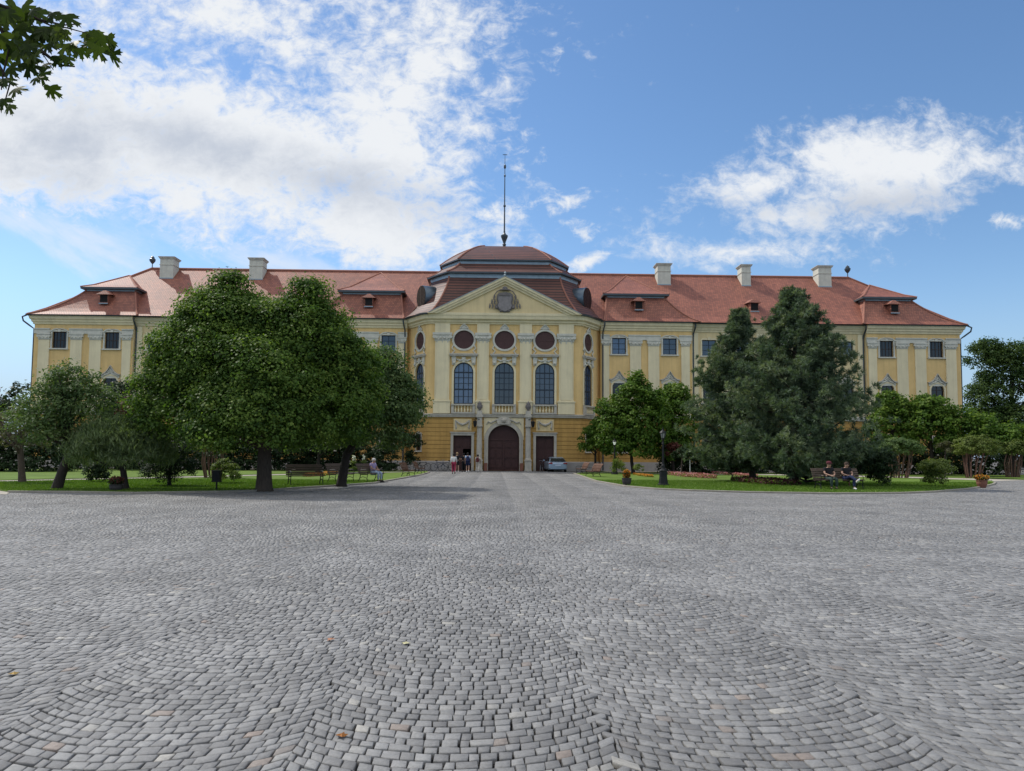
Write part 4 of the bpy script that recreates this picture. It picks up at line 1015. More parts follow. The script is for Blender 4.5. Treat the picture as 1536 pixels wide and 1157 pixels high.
def lobe(base,x0,x1,y0,y1,dy=0.,dep=1.):
    Y=base[1]+dy; a,zt=P((x0+x1)/2,y0,Y); b,zb=P((x0+x1)/2,y1,Y); s=(Y-CAM[1])/F
    rx=(x1-x0)/2*s*.95; hz=(zt-zb)/2
    return (a-base[0],dy,(zt+zb)/2-hz*.05,rx,rx*dep,hz*.93)
def tree(name,label,px,py,lobes,leafm,bark=None,tr=.2,dens=1.5,cr=.45,leaf=.17,aspect=.8,lean=(0,0),Y=None,leanf=.5,group='trees in the palace park',cat='tree',stems=0,limbs=10,seed=None,strand=False,base=None,per=26,trunk_top=None):
    seed=seed or int(abs(px)*7+py); base=base or ((P(px,py,Y)[0],Y) if Y is not None else G(px,py))
    t=thing(name,label,cat,(base[0],base[1],0),0,group)
    L3=[lobe(base,*l) for l in lobes]
    c,n,T,cl=crown_pts(L3,dens,cr,leaf,seed,per=per)
    ok=c[:,2]>.04; c,n,T=c[ok],n[ok],T[ok]
    if strand:
        ax=unit(RNG.normal(size=c.shape)*.5+np.stack([c[:,0]*.12,c[:,1]*.12,np.full(len(c),.8)],1)); nn=unit(np.cross(ax,RNG.normal(size=c.shape)))
        V_,Q=leaf_quads(c,nn,leaf*2.2,leaf*.32,ax)
    else: V_,Q=leaf_quads(c,n,leaf,leaf*aspect)
    np_mesh('crown' if bark else 'foliage',V_,Q,leafm,T,t)
    if bark:
        rs=random.Random(seed); m_=MB()
        zc=sum(l[2]*l[5] for l in L3)/sum(l[5] for l in L3); xc=sum(l[0]*l[5] for l in L3)/sum(l[5] for l in L3); yc=sum(l[1]*l[5] for l in L3)/sum(l[5] for l in L3)
        zlow=min(l[2]-l[5] for l in L3); zf=max(.5,zlow+.15*(zc-zlow)) if trunk_top is None else trunk_top
        if stems:
            for i in range(stems):
                a=2*PI*i/stems+rs.uniform(-.2,.2); r=tr*rs.uniform(.5,1); q=cl[rs.randrange(len(cl))]
                top=(xc+math.cos(a)*L3[0][3]*.62*rs.uniform(.4,1),yc+math.sin(a)*L3[0][4]*.62*rs.uniform(.4,1),zc-.1)
                b0=(math.cos(a)*r,math.sin(a)*r,-.05); md=((b0[0]*1.5+top[0]*.35)/1.35,(b0[1]*1.5+top[1]*.35)/1.35,zc*.5)
                m_.tube([b0,md,top],[.05,.042,.02],6)
            m_.build('stems',bark,t)
        else:
            fork=Vector((xc*leanf+lean[0],yc*leanf+lean[1],zf)); 
            pts=[Vector((0,0,-.1)),Vector((0,0,.12)),Vector((fork.x*.25,fork.y*.25,zf*.35)),Vector((fork.x*.65,fork.y*.65,zf*.7)),fork,Vector((xc,yc,zc)),Vector((xc*1.05,yc,zc+.55*(max(l[2]+l[5] for l in L3)-zc)))]
            m_.tube(pts,[tr*1.45,tr*1.12,tr*.98,tr*.9,tr*.85,tr*.5,tr*.12],9)
            m_.build('trunk',bark,t,smooth=True)
            m2=MB()
            for i in range(limbs):
                q=Vector(cl[rs.randrange(len(cl))]); s0=rs.uniform(0,.8); st=fork.lerp(Vector((xc,yc,zc)),s0)
                md=st.lerp(q,.5)+Vector((rs.uniform(-.2,.2),rs.uniform(-.2,.2),-.08*(q-st).length)); r=tr*.42*(1-.4*s0)
                m2.tube([st,md,q],[r,r*.6,r*.15],6)
            m2.build('limbs',bark,t,smooth=True)
    return t
def pine(label,px,py,x0,x1,ytop,ybot,shape,tr=.22,seed=1,ntuft=2600,dep=.9,xtop=None):
    base=G(px,py); t=thing('pine_tree',label,'pine tree',(base[0],base[1],0),0,'pine trees beside the lamp post')
    s=(base[1]-CAM[1])/F; zt=P(px,ytop,base[1])[1]; zb=P(px,ybot,base[1])[1]; cx=((x0+x1)/2-px)*s; rm=(x1-x0)/2*s
    xt=((xtop or px)-px)*s
    rg=np.random.default_rng(seed); V_=[];Q=[];T=[]; br=MB(); off=0
    nb=int(ntuft/13); cs=[]
    for i in range(nb):
        f=rg.random()**1.15; z=zb+(zt-zb)*f; e=np.interp(f,[a for a,_ in shape],[b for _,b in shape])*rm*(rg.uniform(.5,1.0) if i%4 else rg.uniform(.9,1.12))
        a=rg.uniform(0,2*PI); dirv=np.array([math.cos(a),math.sin(a)*dep,0.])
        c0=np.array([cx*(1-f)+xt*f,0,z-.25*e])
        tip=c0+dirv*e+np.array([0,0,.30*e+.15])
        mid=(c0+tip)/2-np.array([0,0,.10*e])
        if i%3==0: br.tube([c0,mid,tip],[.05*(1-f)+.015,.03,.008],5)
        for k in range(13):
            u=rg.uniform(.4,1.03); p=(1-u)**2*c0+2*u*(1-u)*mid+u*u*tip; sp=.3*(1.1-f*.4)*(1.35-.5*u)
            cs.append((p+rg.normal(size=3)*np.array([sp,sp,sp*.38])*.9, dirv+np.array([0,0,.75])))
    cs_c=np.array([c for c,_ in cs]); cs_d=unit(np.array([d_ for _,d_ in cs])); n=len(cs_c); k=26
    ok=cs_c[:,2]>.25; cs_c,cs_d=cs_c[ok],cs_d[ok]; n=len(cs_c)
    ax=unit((cs_d[:,None,:]*.75+rg.normal(size=(n,k,3))*.75).reshape(-1,3)); c=np.repeat(cs_c,k,0)+ax*.13
    nn=unit(np.cross(ax,rg.normal(size=ax.shape)))
    V_,Q=leaf_quads(c,nn,.28,.042,ax)
    tb=np.repeat(np.clip(np.repeat(rg.normal(.47,.22,nb),13)[ok]+rg.normal(0,.12,n),0,1),k)
    np_mesh('crown',V_,Q,LEAF_PINE,np.clip(tb+rg.normal(0,.08,len(tb)),0,1),t)
    br.build('limbs',BARKD,t)
    m_=MB(); m_.tube([(0,0,-.1),(0,0,.1),(cx*.1,0,zb),(cx*.4,0,zb+.5*(zt-zb)),(xt,0,zt-.3)],[tr*1.4,tr*1.1,tr*.95,tr*.6,.03],9); m_.build('trunk',BARK,t,smooth=True)
    return t
def shrub(name,label,px,py,lobes,leafm,dens=1.6,cr=.22,leaf=.1,cat='shrub',group='shrubs in the palace park',**k):
    return tree(name,label,px,py,lobes,leafm,None,dens=dens,cr=cr,leaf=leaf,group=group,cat=cat,**k)
# ---- left side
tree('broadleaf_tree','largest dark green broadleaf tree with a thick trunk at the left lawn edge',396,737,[(226,430,446,640),(262,420,418,560),(318,374,404,460),(385,535,430,600),(432,496,412,490),(450,566,476,650),(192,340,530,696),(290,560,520,704),(260,480,560,704,-1.5),(290,490,480,690,-1.3),(340,460,434,560),(215,320,480,600),(470,580,500,660,.5)],LEAF_MAPLE,BARK,leanf=.1,tr=.31,dens=2.5,cr=.55,leaf=.115,limbs=16,per=64)
tree('broadleaf_tree','round lower broadleaf tree between the largest tree and the curved palace corner',512,730,[(505,634,540,672),(535,612,515,610),(468,610,590,697),(555,640,560,655,.5)],LEAF_OLIVE,BARKD,leanf=.12,tr=.22,dens=2.2,cr=.5,leaf=.12,limbs=12,per=50)
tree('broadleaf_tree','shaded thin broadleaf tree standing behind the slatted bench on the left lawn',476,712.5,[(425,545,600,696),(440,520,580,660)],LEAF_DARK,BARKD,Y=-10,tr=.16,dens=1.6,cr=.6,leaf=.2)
tree('broadleaf_tree','loose olive green tree with a dark leaning trunk near the left edge',86,735.5,[(15,130,575,668),(70,185,560,660),(60,150,540,620),(30,110,610,685,-.6)],LEAF_OLIVE,BARKD,tr=.19,dens=1.25,cr=.42,leaf=.13,aspect=.6,lean=(.45,0),limbs=14)
tree('broadleaf_tree','small grey green tree with a straight thin trunk at the far left',33,725.5,[(-14,78,606,694)],LEAF_DULL,BARK,tr=.16,dens=.9,cr=.35,leaf=.12,aspect=.6)
tree('tamarisk_tree','feathery low tamarisk tree beside the dark planter on the left lawn',188,736,[(106,200,634,712),(160,264,630,716),(128,245,622,690)],LEAF_TAM,BARKD,tr=.14,dens=2.6,cr=.45,leaf=.11,strand=True,limbs=8)
tree('dark_conifer','dark rounded conifer shrub with a short stem left of the litter bin',254,731,[(222,300,652,729),(215,270,690,731)],LEAF_DARK,BARKD,tr=.09,dens=2.2,cr=.3,leaf=.1,cat='conifer',aspect=.4)
shrub('dwarf_conifer','small dark bush behind the tamarisk on the left lawn',147,725,[(129,166,684,725),(134,160,700,727)],LEAF_DARK)
tree('broadleaf_tree','dark tree in front of the left palace end behind the leaning tree',178,709,[(135,222,585,700),(150,215,570,640)],LEAF_DARK,BARKD,Y=-7,tr=.2,dens=1.4,cr=.6,leaf=.2)
shrub('copper_shrub','reddish copper leaved shrub behind the feathery tamarisk',193,709,[(176,210,594,640)],LEAF_RED,Y=-11,leaf=.16,cr=.35)
tree('broadleaf_tree','distant tree showing against the sky left of the palace corner',14,703,[(-70,50,585,690),(0,44,566,640)],LEAF_DARK,BARKD,tr=.3,dens=.75,cr=.9,leaf=.34)
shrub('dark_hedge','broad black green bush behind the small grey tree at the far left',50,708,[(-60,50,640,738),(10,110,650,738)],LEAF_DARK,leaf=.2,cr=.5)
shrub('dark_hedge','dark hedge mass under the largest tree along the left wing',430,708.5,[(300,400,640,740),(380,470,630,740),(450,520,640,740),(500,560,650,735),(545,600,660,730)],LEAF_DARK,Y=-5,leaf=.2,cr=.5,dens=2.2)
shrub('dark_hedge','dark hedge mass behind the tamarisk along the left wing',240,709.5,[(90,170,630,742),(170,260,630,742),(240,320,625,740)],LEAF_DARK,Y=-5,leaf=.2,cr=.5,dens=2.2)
tree('pollarded_shrub','many stemmed mushroom shaped shrub behind the litter bin on the left lawn',320,718,[(286,354,650,686)],LEAF_YEL,STEMR,tr=.5,dens=1.5,cr=.25,leaf=.12,stems=16,group='mushroom shaped topiary shrubs',cat='topiary')
shrub('yellow_bush','yellow green clipped bush behind the litter bin on the left lawn',341,727,[(317,362,688,728)],LEAF_YEL,leaf=.08,cr=.18)
shrub('climbing_shrub','tall black green shrub against the ochre wall left of the entrance',614,703,[(602,636,646,678),(606,628,672,706)],LEAF_DARK,Y=-2.8,leaf=.14,cr=.3)
for k,(x,y) in enumerate(((531,712),(546,711))):
    t=shrub('flowering_yucca',('left' if k==0 else 'right')+' one of two pale flowering yuccas beside the seated old man',x,y,[(x-7,x+7,688,y)],LEAF_YEL,leaf=.14,cr=.15,dens=1.1,cat='yucca',group='flowering yuccas')
    b=G(x,y); c,n,T,_=crown_pts([lobe(b,x-2,x+2,680,696)],2.,.1,.07,3); V_,Q=leaf_quads(c,n,.08,.07); np_mesh('flower_spike',V_,Q,FLOW_WHITE,T,t)
# ---- right side
tree('broadleaf_tree','small bright green tree against the wall right of the parked car',893,706.5,[(866,918,634,694),(880,910,625,660)],LEAF_LIGHT,BARKD,Y=-5,tr=.12,dens=2.,cr=.4,leaf=.2)
tree('broadleaf_tree','bright green tree with an uneven top between car and pine trees',950,706,[(884,962,586,698),(918,1006,560,694),(938,968,549,610),(895,985,630,704)],LEAF_LIGHT,BARKD,Y=-8,tr=.16,dens=2.1,cr=.5,leaf=.22,limbs=12)
tree('broadleaf_tree','bright green tree half hidden behind the left pine tree',1010,706,[(962,1050,580,698),(985,1038,570,640),(975,1040,640,704)],LEAF_LIGHT,BARKD,Y=-6,tr=.16,dens=2.1,cr=.5,leaf=.22)
SH_A=[(0,.85),(.1,.97),(.3,1),(.62,.82),(.76,.46),(.9,.17),(1,.02)]
pine('shorter left pine tree standing in a ring of wine red bedding plants',1130,723,1022,1180,470,697,SH_A,.2,11,4200,xtop=1113)
pine('tallest right pine tree behind the bench with two seated people',1190,728,1095,1322,440,700,[(0,.85),(.13,1),(.41,.86),(.55,.72),(.77,.42),(.91,.17),(1,.02)],.25,12,6800,xtop=1194,dep=1.25)
shrub('copper_shrub','pink red leaved shrub right of the large lamp post',1008,708,[(996,1026,662,690)],LEAF_RED,Y=-9,leaf=.15,cr=.3)
tree('clipped_tree','small round clipped tree on a pale stem behind the pink flower bed',1022,714,[(1005,1041,668,696)],LEAF_DARK,BARK,tr=.06,dens=1.3,cr=.25,leaf=.14,limbs=4)
tree('clipped_tree','small yellowish clipped tree between the two flower beds near the pines',1084,712,[(1073,1098,682,705)],LEAF_YEL,BARK,tr=.05,dens=1.4,cr=.22,leaf=.12,limbs=4)
for k,(x,y,l,lab) in enumerate(((1345,708,[(1298,1380,588,690),(1310,1350,583,630)],'bright leafy tree directly right of the pines before the right palace end'),(1400,708,[(1345,1445,592,690),(1365,1410,588,640)],'wide bright leafy tree under the last palace window on the right'),(1455,709,[(1405,1500,612,695)],'low leafy tree behind the middle mushroom topiary on the right'),(1520,709,[(1470,1560,630,696)],'low leafy tree at the right edge behind the last mushroom topiary'))):
    tree('broadleaf_tree',lab,x,y,l,LEAF_LIGHT,BARKD,Y=-7-1.2*k,tr=.18,dens=2.1,cr=.5,leaf=.22)
tree('broadleaf_tree','tall airy tree with sky showing through right of the palace end',1500,703.5,[(1446,1520,560,660),(1470,1560,512,600),(1450,1510,508,560),(1520,1600,500,620),(1440,1600,600,695)],LEAF_MID,BARKD,tr=.45,dens=2.,cr=.9,leaf=.3,limbs=18)
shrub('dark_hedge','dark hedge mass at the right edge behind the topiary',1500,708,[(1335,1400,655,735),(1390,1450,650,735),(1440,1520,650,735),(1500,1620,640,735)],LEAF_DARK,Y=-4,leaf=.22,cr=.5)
shrub('dark_hedge','dark hedge mass added along the right wing behind the pines for the shade on the wall',1220,708,[(985,1060,668,735),(1040,1130,655,735),(1120,1220,640,735),(1200,1300,650,735),(1290,1345,660,735)],LEAF_DARK,Y=-4,leaf=.2,cr=.5,dens=2.)  # hedge added to darken the wall base where tree shade lies
tree('mushroom_topiary','mushroom shaped topiary shrub right of the pines with grey brown stems',1350,718,[(1317,1384,654,690)],LEAF_OLIVE,STEMR,tr=.6,dens=2.7,cr=.22,leaf=.12,stems=18,group='mushroom shaped topiary shrubs',cat='topiary')
tree('mushroom_topiary','widest mushroom topiary shrub behind the terracotta planter on the right',1460,718,[(1428,1499,653,690)],LEAF_YEL,STEMR,tr=.6,dens=2.7,cr=.22,leaf=.12,stems=20,group='mushroom shaped topiary shrubs',cat='topiary')
tree('mushroom_topiary','mushroom topiary shrub cut by the right edge of the photo',1519,717,[(1499,1544,657,690)],LEAF_YEL,STEMR,tr=.5,dens=2.7,cr=.22,leaf=.12,stems=14,group='mushroom shaped topiary shrubs',cat='topiary')
tree('clipped_tree','grey green ball clipped tree between the vase bush and the widest mushroom topiary',1417,717,[(1406,1432,660,684)],LEAF_DULL,BARKD,tr=.06,dens=1.5,cr=.22,leaf=.12,limbs=4)
shrub('vase_bush','vase shaped yellow green bush with a flat top on the right lawn',1400,731,[(1372,1426,687,712),(1382,1418,700,731)],LEAF_YEL,leaf=.09,cr=.2)
shrub('dark_bush','black green spreading bush right of the bench with two people',1316,731,[(1289,1345,672,720),(1300,1335,700,732)],LEAF_DARK,leaf=.1,cr=.25)
shrub('ornamental_grass','tall yellow ornamental grass clump beside the small lamp post',928,713.5,[(917,936,687,713)],LEAF_YEL,leaf=.14,cr=.2,strand=True,dens=2.)
shrub('ball_topiary','pale yellow ball topiary on a little flower mound near the large lamp post',957,714,[(949,966,695,709)],LEAF_YEL,leaf=.1,cr=.15)
def bed(label,x0,x1,y0,y1,m,h=.3,extra=None):
    a=G(x0,(y0+y1)/2); b=G(x1,(y0+y1)/2); n=G((x0+x1)/2,y1); f=G((x0+x1)/2,y0+ (y1-y0)*.35); cx,cy=(a[0]+b[0])/2,(n[1]+f[1])/2
    t=thing('flower_bed',label,'flower bed',(cx,cy,0),0,'flower beds on the lawns')
    rx=(b[0]-a[0])/2; ry=max(.5,abs(f[1]-n[1])/2); k=int(1100*rx*ry/2)+1500
    an=RNG.uniform(0,2*PI,k); ra=np.sqrt(RNG.random(k)); c=np.stack([rx*ra*np.cos(an),ry*ra*np.sin(an),RNG.uniform(.05,h,k)],1)
    V_,Q=leaf_quads(c,unit(RNG.normal(size=(k,3))+np.array([0,-.3,.8])),.1,.08); g=RNG.random(k)<.45
    np_mesh('flowers',V_.reshape(-1,4,3)[~g].reshape(-1,3),np.arange((~g).sum()*4).reshape(-1,4),m,RNG.random((~g).sum()),t)
    np_mesh('foliage',(V_.reshape(-1,4,3)[g]-np.array([0,0,.04])).reshape(-1,3),np.arange(g.sum()*4).reshape(-1,4),LEAF_MAPLE,RNG.random(g.sum()),t)
bed('pink and white flower bed right of the large lamp post',1003,1041,709,719,FLOW_PINK)
bed('wine red flower bed around the foot of the left pine',1095,1161,718,730,FLOW_WINE,.35)
bed('small pale pink flower mound under the yellowish clipped tree',1073,1096,708,716,FLOW_PINK,.22)
bed('orange flower bed behind the slatted bench on the left lawn',480,506,708,717,FLOW_ORANGE,.25)
bed('little orange flower mound under the ball topiary',952,963,711,717,FLOW_ORANGE,.2)

# short grass blades along the visible lawn edges
def blades():
    out=[]
    for poly in (lawnL,lawnR):
        xs=[p[0] for p in poly]; ys=[p[1] for p in poly]; n=60000
        x=RNG.uniform(min(xs),max(xs),n); y=RNG.uniform(min(ys),min(ys)+14,n); k=inpoly(x,y,poly); out.append(np.stack([x[k],y[k]],1))
    p=np.concatenate(out); n=len(p); c=np.stack([p[:,0],p[:,1],np.full(n,.075)],1)
    ax=unit(np.stack([RNG.normal(0,.4,n),RNG.normal(0,.4,n),np.ones(n)],1)); nn=unit(np.cross(ax,RNG.normal(size=(n,3))))
    V_,Q=leaf_quads(c,nn,.075,.03,ax); o=np_mesh('lawn_grass',V_,Q,leafmat('grass_blades',[(.07,.14,.018),(.11,.19,.026),(.16,.23,.05)],.3),RNG.random(n))
    tag(o,kind='stuff',label='short green grass growing on the lawns',cat='grass')
blades()

# ---- plane tree branch overhead at the upper left
def branch():
    base=(-6.2,-67.2)
    t=thing('plane_tree','plane tree whose leafy branch hangs into the upper left corner','tree',(base[0],base[1],0),0,'trees in the palace park')
    D=-64.85
    def q(px,py,Y=D): x,z=P(px,py,Y); return Vector((x-base[0],Y-base[1],z))
    m_=MB(); m_.tube([(0,0,-.1),(0,0,.3),(-.1,.1,2.2),(0,.3,4.2),(-.2,.4,7)],[.4,.32,.28,.22,.1],10); m_.build('trunk',BARK,t,smooth=True)
    m_=MB(); main=[Vector((0,.3,4.2)),q(-260,-30,-66.3),q(-90,-20,-65.2),q(0,8),q(40,22),q(75,38),q(100,42),q(130,50)]
    m_.tube(main,[.07,.04,.022,.012,.009,.006,.005,.003],6)
    tw=[[q(-60,0),q(0,42),q(30,60),q(60,75),q(80,105)],[q(0,42),q(15,70),q(5,110),q(2,135)],[q(40,22),q(60,30),q(95,38),q(122,36)],[q(60,75),q(90,98),q(112,100)],[q(-40,60),q(0,100),q(15,125),q(8,150)]]
    for w_ in tw: m_.tube(w_,[.014,.009,.006,.004,.003][:len(w_)],5)
    m_.build('branch',BARKD,t)
    # lobed leaves
    spots=[(20,12,34),(55,20,34),(8,28,36),(30,45,30),(78,22,24),(60,45,32),(48,62,32),(30,78,34),(8,85,30),(52,82,28),(72,68,28),(88,55,26),(100,70,26),(112,62,28),(128,60,26),(138,52,32),(150,58,36),(155,68,34),(162,60,28),(168,82,30),(146,74,28),(120,76,24),(88,88,24),(100,88,20),(44,98,30),(62,112,26),(76,134,28),(24,134,28),(6,120,30),(4,152,30),(14,160,22),(-12,60,40),(-15,110,40),(-20,20,40),(-30,150,36),(38,10,28),(66,98,22),(16,104,26),(96,48,22),(140,66,30),(70,52,26),(36,30,30),(22,62,30),(54,118,20),(2,56,30),(42,70,26),(-8,36,36)]
    extra=[(random.uniform(-10,125),random.uniform(10,100),random.uniform(24,32)) for _ in range(14)]+[(random.uniform(-520,-20),random.uniform(-260,170),random.uniform(28,40)) for _ in range(90)]
    half=[(0,.58),(.045,.42),(.12,.40),(.09,.30),(.12,.2),(.22,.3),(.27,.42),(.31,.34),(.42,.42),(.38,.3),(.47,.24),(.36,.17),(.2,.06),(.33,.05),(.46,.02),(.43,-.05),(.52,-.12),(.38,-.14),(.33,-.22),(.15,-.2),(.05,-.16),(0,-.14)]
    outl=half+[(-x,y) for x,y in half[-2:0:-1]]
    vs=[];fs=[];tints=[]; rs=random.Random(5)
    for (px,py,sz) in spots+extra:
        c=q(px,py,D+rs.uniform(-.35,.35)); s=sz/F*5.2*1.2
        yaw=rs.uniform(0,2*PI); nrm=Vector((rs.gauss(0,.45),rs.gauss(-.95,.25),rs.gauss(.05,.45))).normalized(); a=nrm.orthogonal().normalized(); a=(Matrix.Rotation(rs.uniform(0,6.28),3,nrm)@a)
        down=Vector((rs.gauss(.35,.5),rs.gauss(0,.3),-1)); a=(down-nrm*down.dot(nrm)); a=a.normalized() if a.length>.1 else nrm.orthogonal(); b=nrm.cross(a)
        o=len(vs); vs.append(c+nrm*s*.0)
        n=len(outl)
        for (x,y) in outl: 
            r2=x*x+y*y; vs.append(c+(b*x+a*y)*s - nrm*s*(r2*.35+abs(x)*.12))
        for i in range(n): fs.append((o,o+1+i,o+1+(i+1)%n)); tints.append(rs.random() if i==0 else tints[-1])
    V_=np.array([tuple(v) for v in vs]); Q=np.array(fs); np_mesh('leaves',V_,Q,LEAF_PLANE,np.array(tints),t)
branch()
# ------------------------------------------------------------------ street furniture
def make_bench(name,label,loc,rz,wd=1.7,wood=None,group='park benches'):
    wood=wood or BENCHW
    t=thing(name,label,'bench',loc,rz,group)
    sp_=[(-.28,.43),(-.2,.445),(-.11,.44),(-.02,.425),(.07,.41),(.15,.42)]
    m_=MB()
    for y,z in sp_: m_.box(-wd/2,wd/2,y-.035,y+.035,z-.014,z+.014)
    m_.build('seat',wood,t)
    m_=MB()
    for i,(y,z) in enumerate([(.21,.5),(.235,.59),(.27,.68),(.31,.77),(.36,.86),(.42,.93)]):
        m_.M=Matrix.Translation((0,y,z)) @ Matrix.Rotation(R(-18-3*i),4,'X'); m_.box(-wd/2,wd/2,-.014,.014,-.036,.036)
    m_.build('backrest',wood,t)
    for e in (-1,1):
        x=e*(wd/2-.12); m_=MB()
        m_.tube([(x,-.33,0),(x,-.27,.2),(x,-.31,.4),(x,0,.395),(x,.16,.39),(x,.24,.52),(x,.3,.7),(x,.44,.95)],.02,6)
        m_.tube([(x,.16,.39),(x,.2,.2),(x,.32,0)],.022,6); m_.tube([(x,-.27,.2),(x,0,.28),(x,.2,.2)],.014,5)
        m_.tube([(x,-.31,.4),(x,-.34,.6),(x,-.2,.66),(x,.28,.64)],.017,6)
        m_.build('leg',IRON,t)
    return t
def g3(px,py): a=G(px,py); return (a[0],a[1],.0)
bA=make_bench('park_bench','long weathered slatted bench right of the thick trunk of the largest tree',g3(458,729),R(28),1.75,BENCHD); bA.location.z=.05
def bench(px,py,rz,label,wd=1.6,wood=None):
    t=make_bench('park_bench',label,g3(px,py),rz,wd,wood); return t
b2=bench(511,724.5,R(55),'shaded bench beside the dark trunk of the lower round tree',1.5,BENCHD); b2.location.z=.05
b3=bench(556,724,R(62),'bench under the old man in a lilac shirt',1.6,BENCHD); b3.location.z=.05
b4=bench(612,715,R(80),'brown bench on the left side of the drive near the bicycles',1.5)
b5=bench(629,711,R(85),'brown bench nearest the entrance on the left side of the drive',1.5)
b6=bench(890,716,R(-75),'nearer brown bench with a curved back right of the parked car',1.6)
b7=bench(873,711.5,R(-80),'farther reddish bench right of the parked car',1.5)
b8=bench(1258,735.5,R(4),'black bench under two seated people below the right pine',2.3); b8.location.z=.05
for ch in b8.children:
    if ch.name.startswith(('seat','backrest')): ch.data=ch.data.copy(); ch.data.materials[0]=BENCHD

def make_lamp(label,px,py,h):
    b=G(px,py); t=thing('lamp_post',label,'lamp post',(b[0],b[1],.05),0,'lamp posts along the drive')
    s=h/2.85
    m_=MB(); m_.lathe([(.30*s,0),(.30*s,.07),(.24*s,.1),(.2*s,.45),(.2*s,.72),(.23*s,.76),(.15*s,.82)],n=8); m_.build('base',IRON,t)
    m_=MB(); m_.lathe([(.13*s,.82*s),(.1*s,.9*s),(.1*s,1.02*s),(.075*s,1.06*s),(.06*s,1.1*s),(.05*s,2.1*s),(.075*s,2.13*s),(.05*s,2.17*s),(.045*s,2.28*s),(.1*s,2.34*s),(.05*s,2.37*s)],n=10); m_.build('pole',IRON,t)
    l=MB(); l.lathe([(.085*s,2.37*s),(.09*s,2.4*s),(.05*s,2.41*s)],n=6)
    for i in range(6):
        a=2*PI*i/6; l.tube([(.09*s*math.cos(a),.09*s*math.sin(a),2.39*s),(.15*s*math.cos(a),.15*s*math.sin(a),2.66*s)],.012,5)
    l.lathe([(.17*s,2.66*s),(.18*s,2.68*s),(.13*s,2.74*s),(.06*s,2.8*s),(.05*s,2.84*s),(.02*s,2.86*s),(.03*s,2.9*s),(.005,2.95*s)],n=6); o=l.build('lantern',IRON,t)
    l=MB(); l.lathe([(.08*s,2.41*s),(.14*s,2.655*s)],n=6); l.build('lamp_glass',LAMPG,o)
    return t
make_lamp('large black lamp post on the edge of the right lawn',995,730,2.85)
make_lamp('small distant lamp post in front of the bright green trees',922,712.5,2.8)

def planter(label,px,py,r,h,potm,fl,fh,fr):
    b=G(px,py); t=thing('flower_planter',label,'planter',(b[0],b[1],.0),0,'flower planters')
    m_=MB(); m_.lathe([(r*.62,0),(r*.72,.03),(r*.98,h*.55),(r,h*.85),(r*1.06,h*.9),(r*1.06,h),(r*.9,h),(r*.85,h*.9)],n=16); m_.build('pot',potm,t,smooth=False)
    for nm,mm,kk,zz in (('foliage',LEAF_DARK,260,0.),('flowers',fl,300,.1)):
        c=RNG.normal(size=(kk,3)); c=unit(c)*RNG.random((kk,1))**.4*np.array([fr,fr,fh*.55])+np.array([0,0,h+fh*.4+zz*fh]); V_,Q=leaf_quads(c,unit(RNG.normal(size=(kk,3))),.1,.07); np_mesh(nm,V_,Q,mm,RNG.random(kk),t)
planter('dark round planter with orange flowers on the right lawn corner',940,729.5,.24,.42,POTD,FLOW_ORANGE,.42,.2)
planter('terracotta planter with drooping orange flowers at the right end of the lawn',1473,732,.26,.4,TERRA,FLOW_ORANGE,.3,.36)
planter('dark planter with a bushy plant beside the tamarisk trunk',174,738.5,.24,.3,POTD,LEAF_RED,.3,.28)

# litter bin
b=G(324.5,737.5); t=thing('litter_bin','black litter bin on a post in front of the yellow green bush','litter bin',(b[0],b[1],.04))
m_=MB(); m_.tube([(0,0,0),(0,0,.5)],.035,8); m_.lathe([(.14,0),(.14,.03),(.05,.04)],n=12); m_.build('post',IRON,t)
m_=MB(); m_.box(-.15,.15,-.12,.12,.34,.78); m_.box(-.17,.17,-.14,.14,.78,.81); m_.box(-.17,.17,-.13,.13,.34,.37)
for i in range(6): m_.box(-.14+i*.05,-.12+i*.05,-.135,-.12,.37,.78)
m_.build('bin_body',IRON,t)
# stakes / posts
for (px,py,h,lab,mm) in ((1035,714,1.35,'thin white post behind the pink flower bed',WHITEPL),(1274,731,1.55,'thin wooden stake behind the two seated people',BENCHW)):
    b=G(px,py); m_=MB(); m_.lathe([(.035,0),(.03,h*.95),(.045,h*.96),(.02,h)],n=8); o=m_.build('garden_stake',mm,loc=(b[0],b[1],.04)); tag(o,lab,'stake')

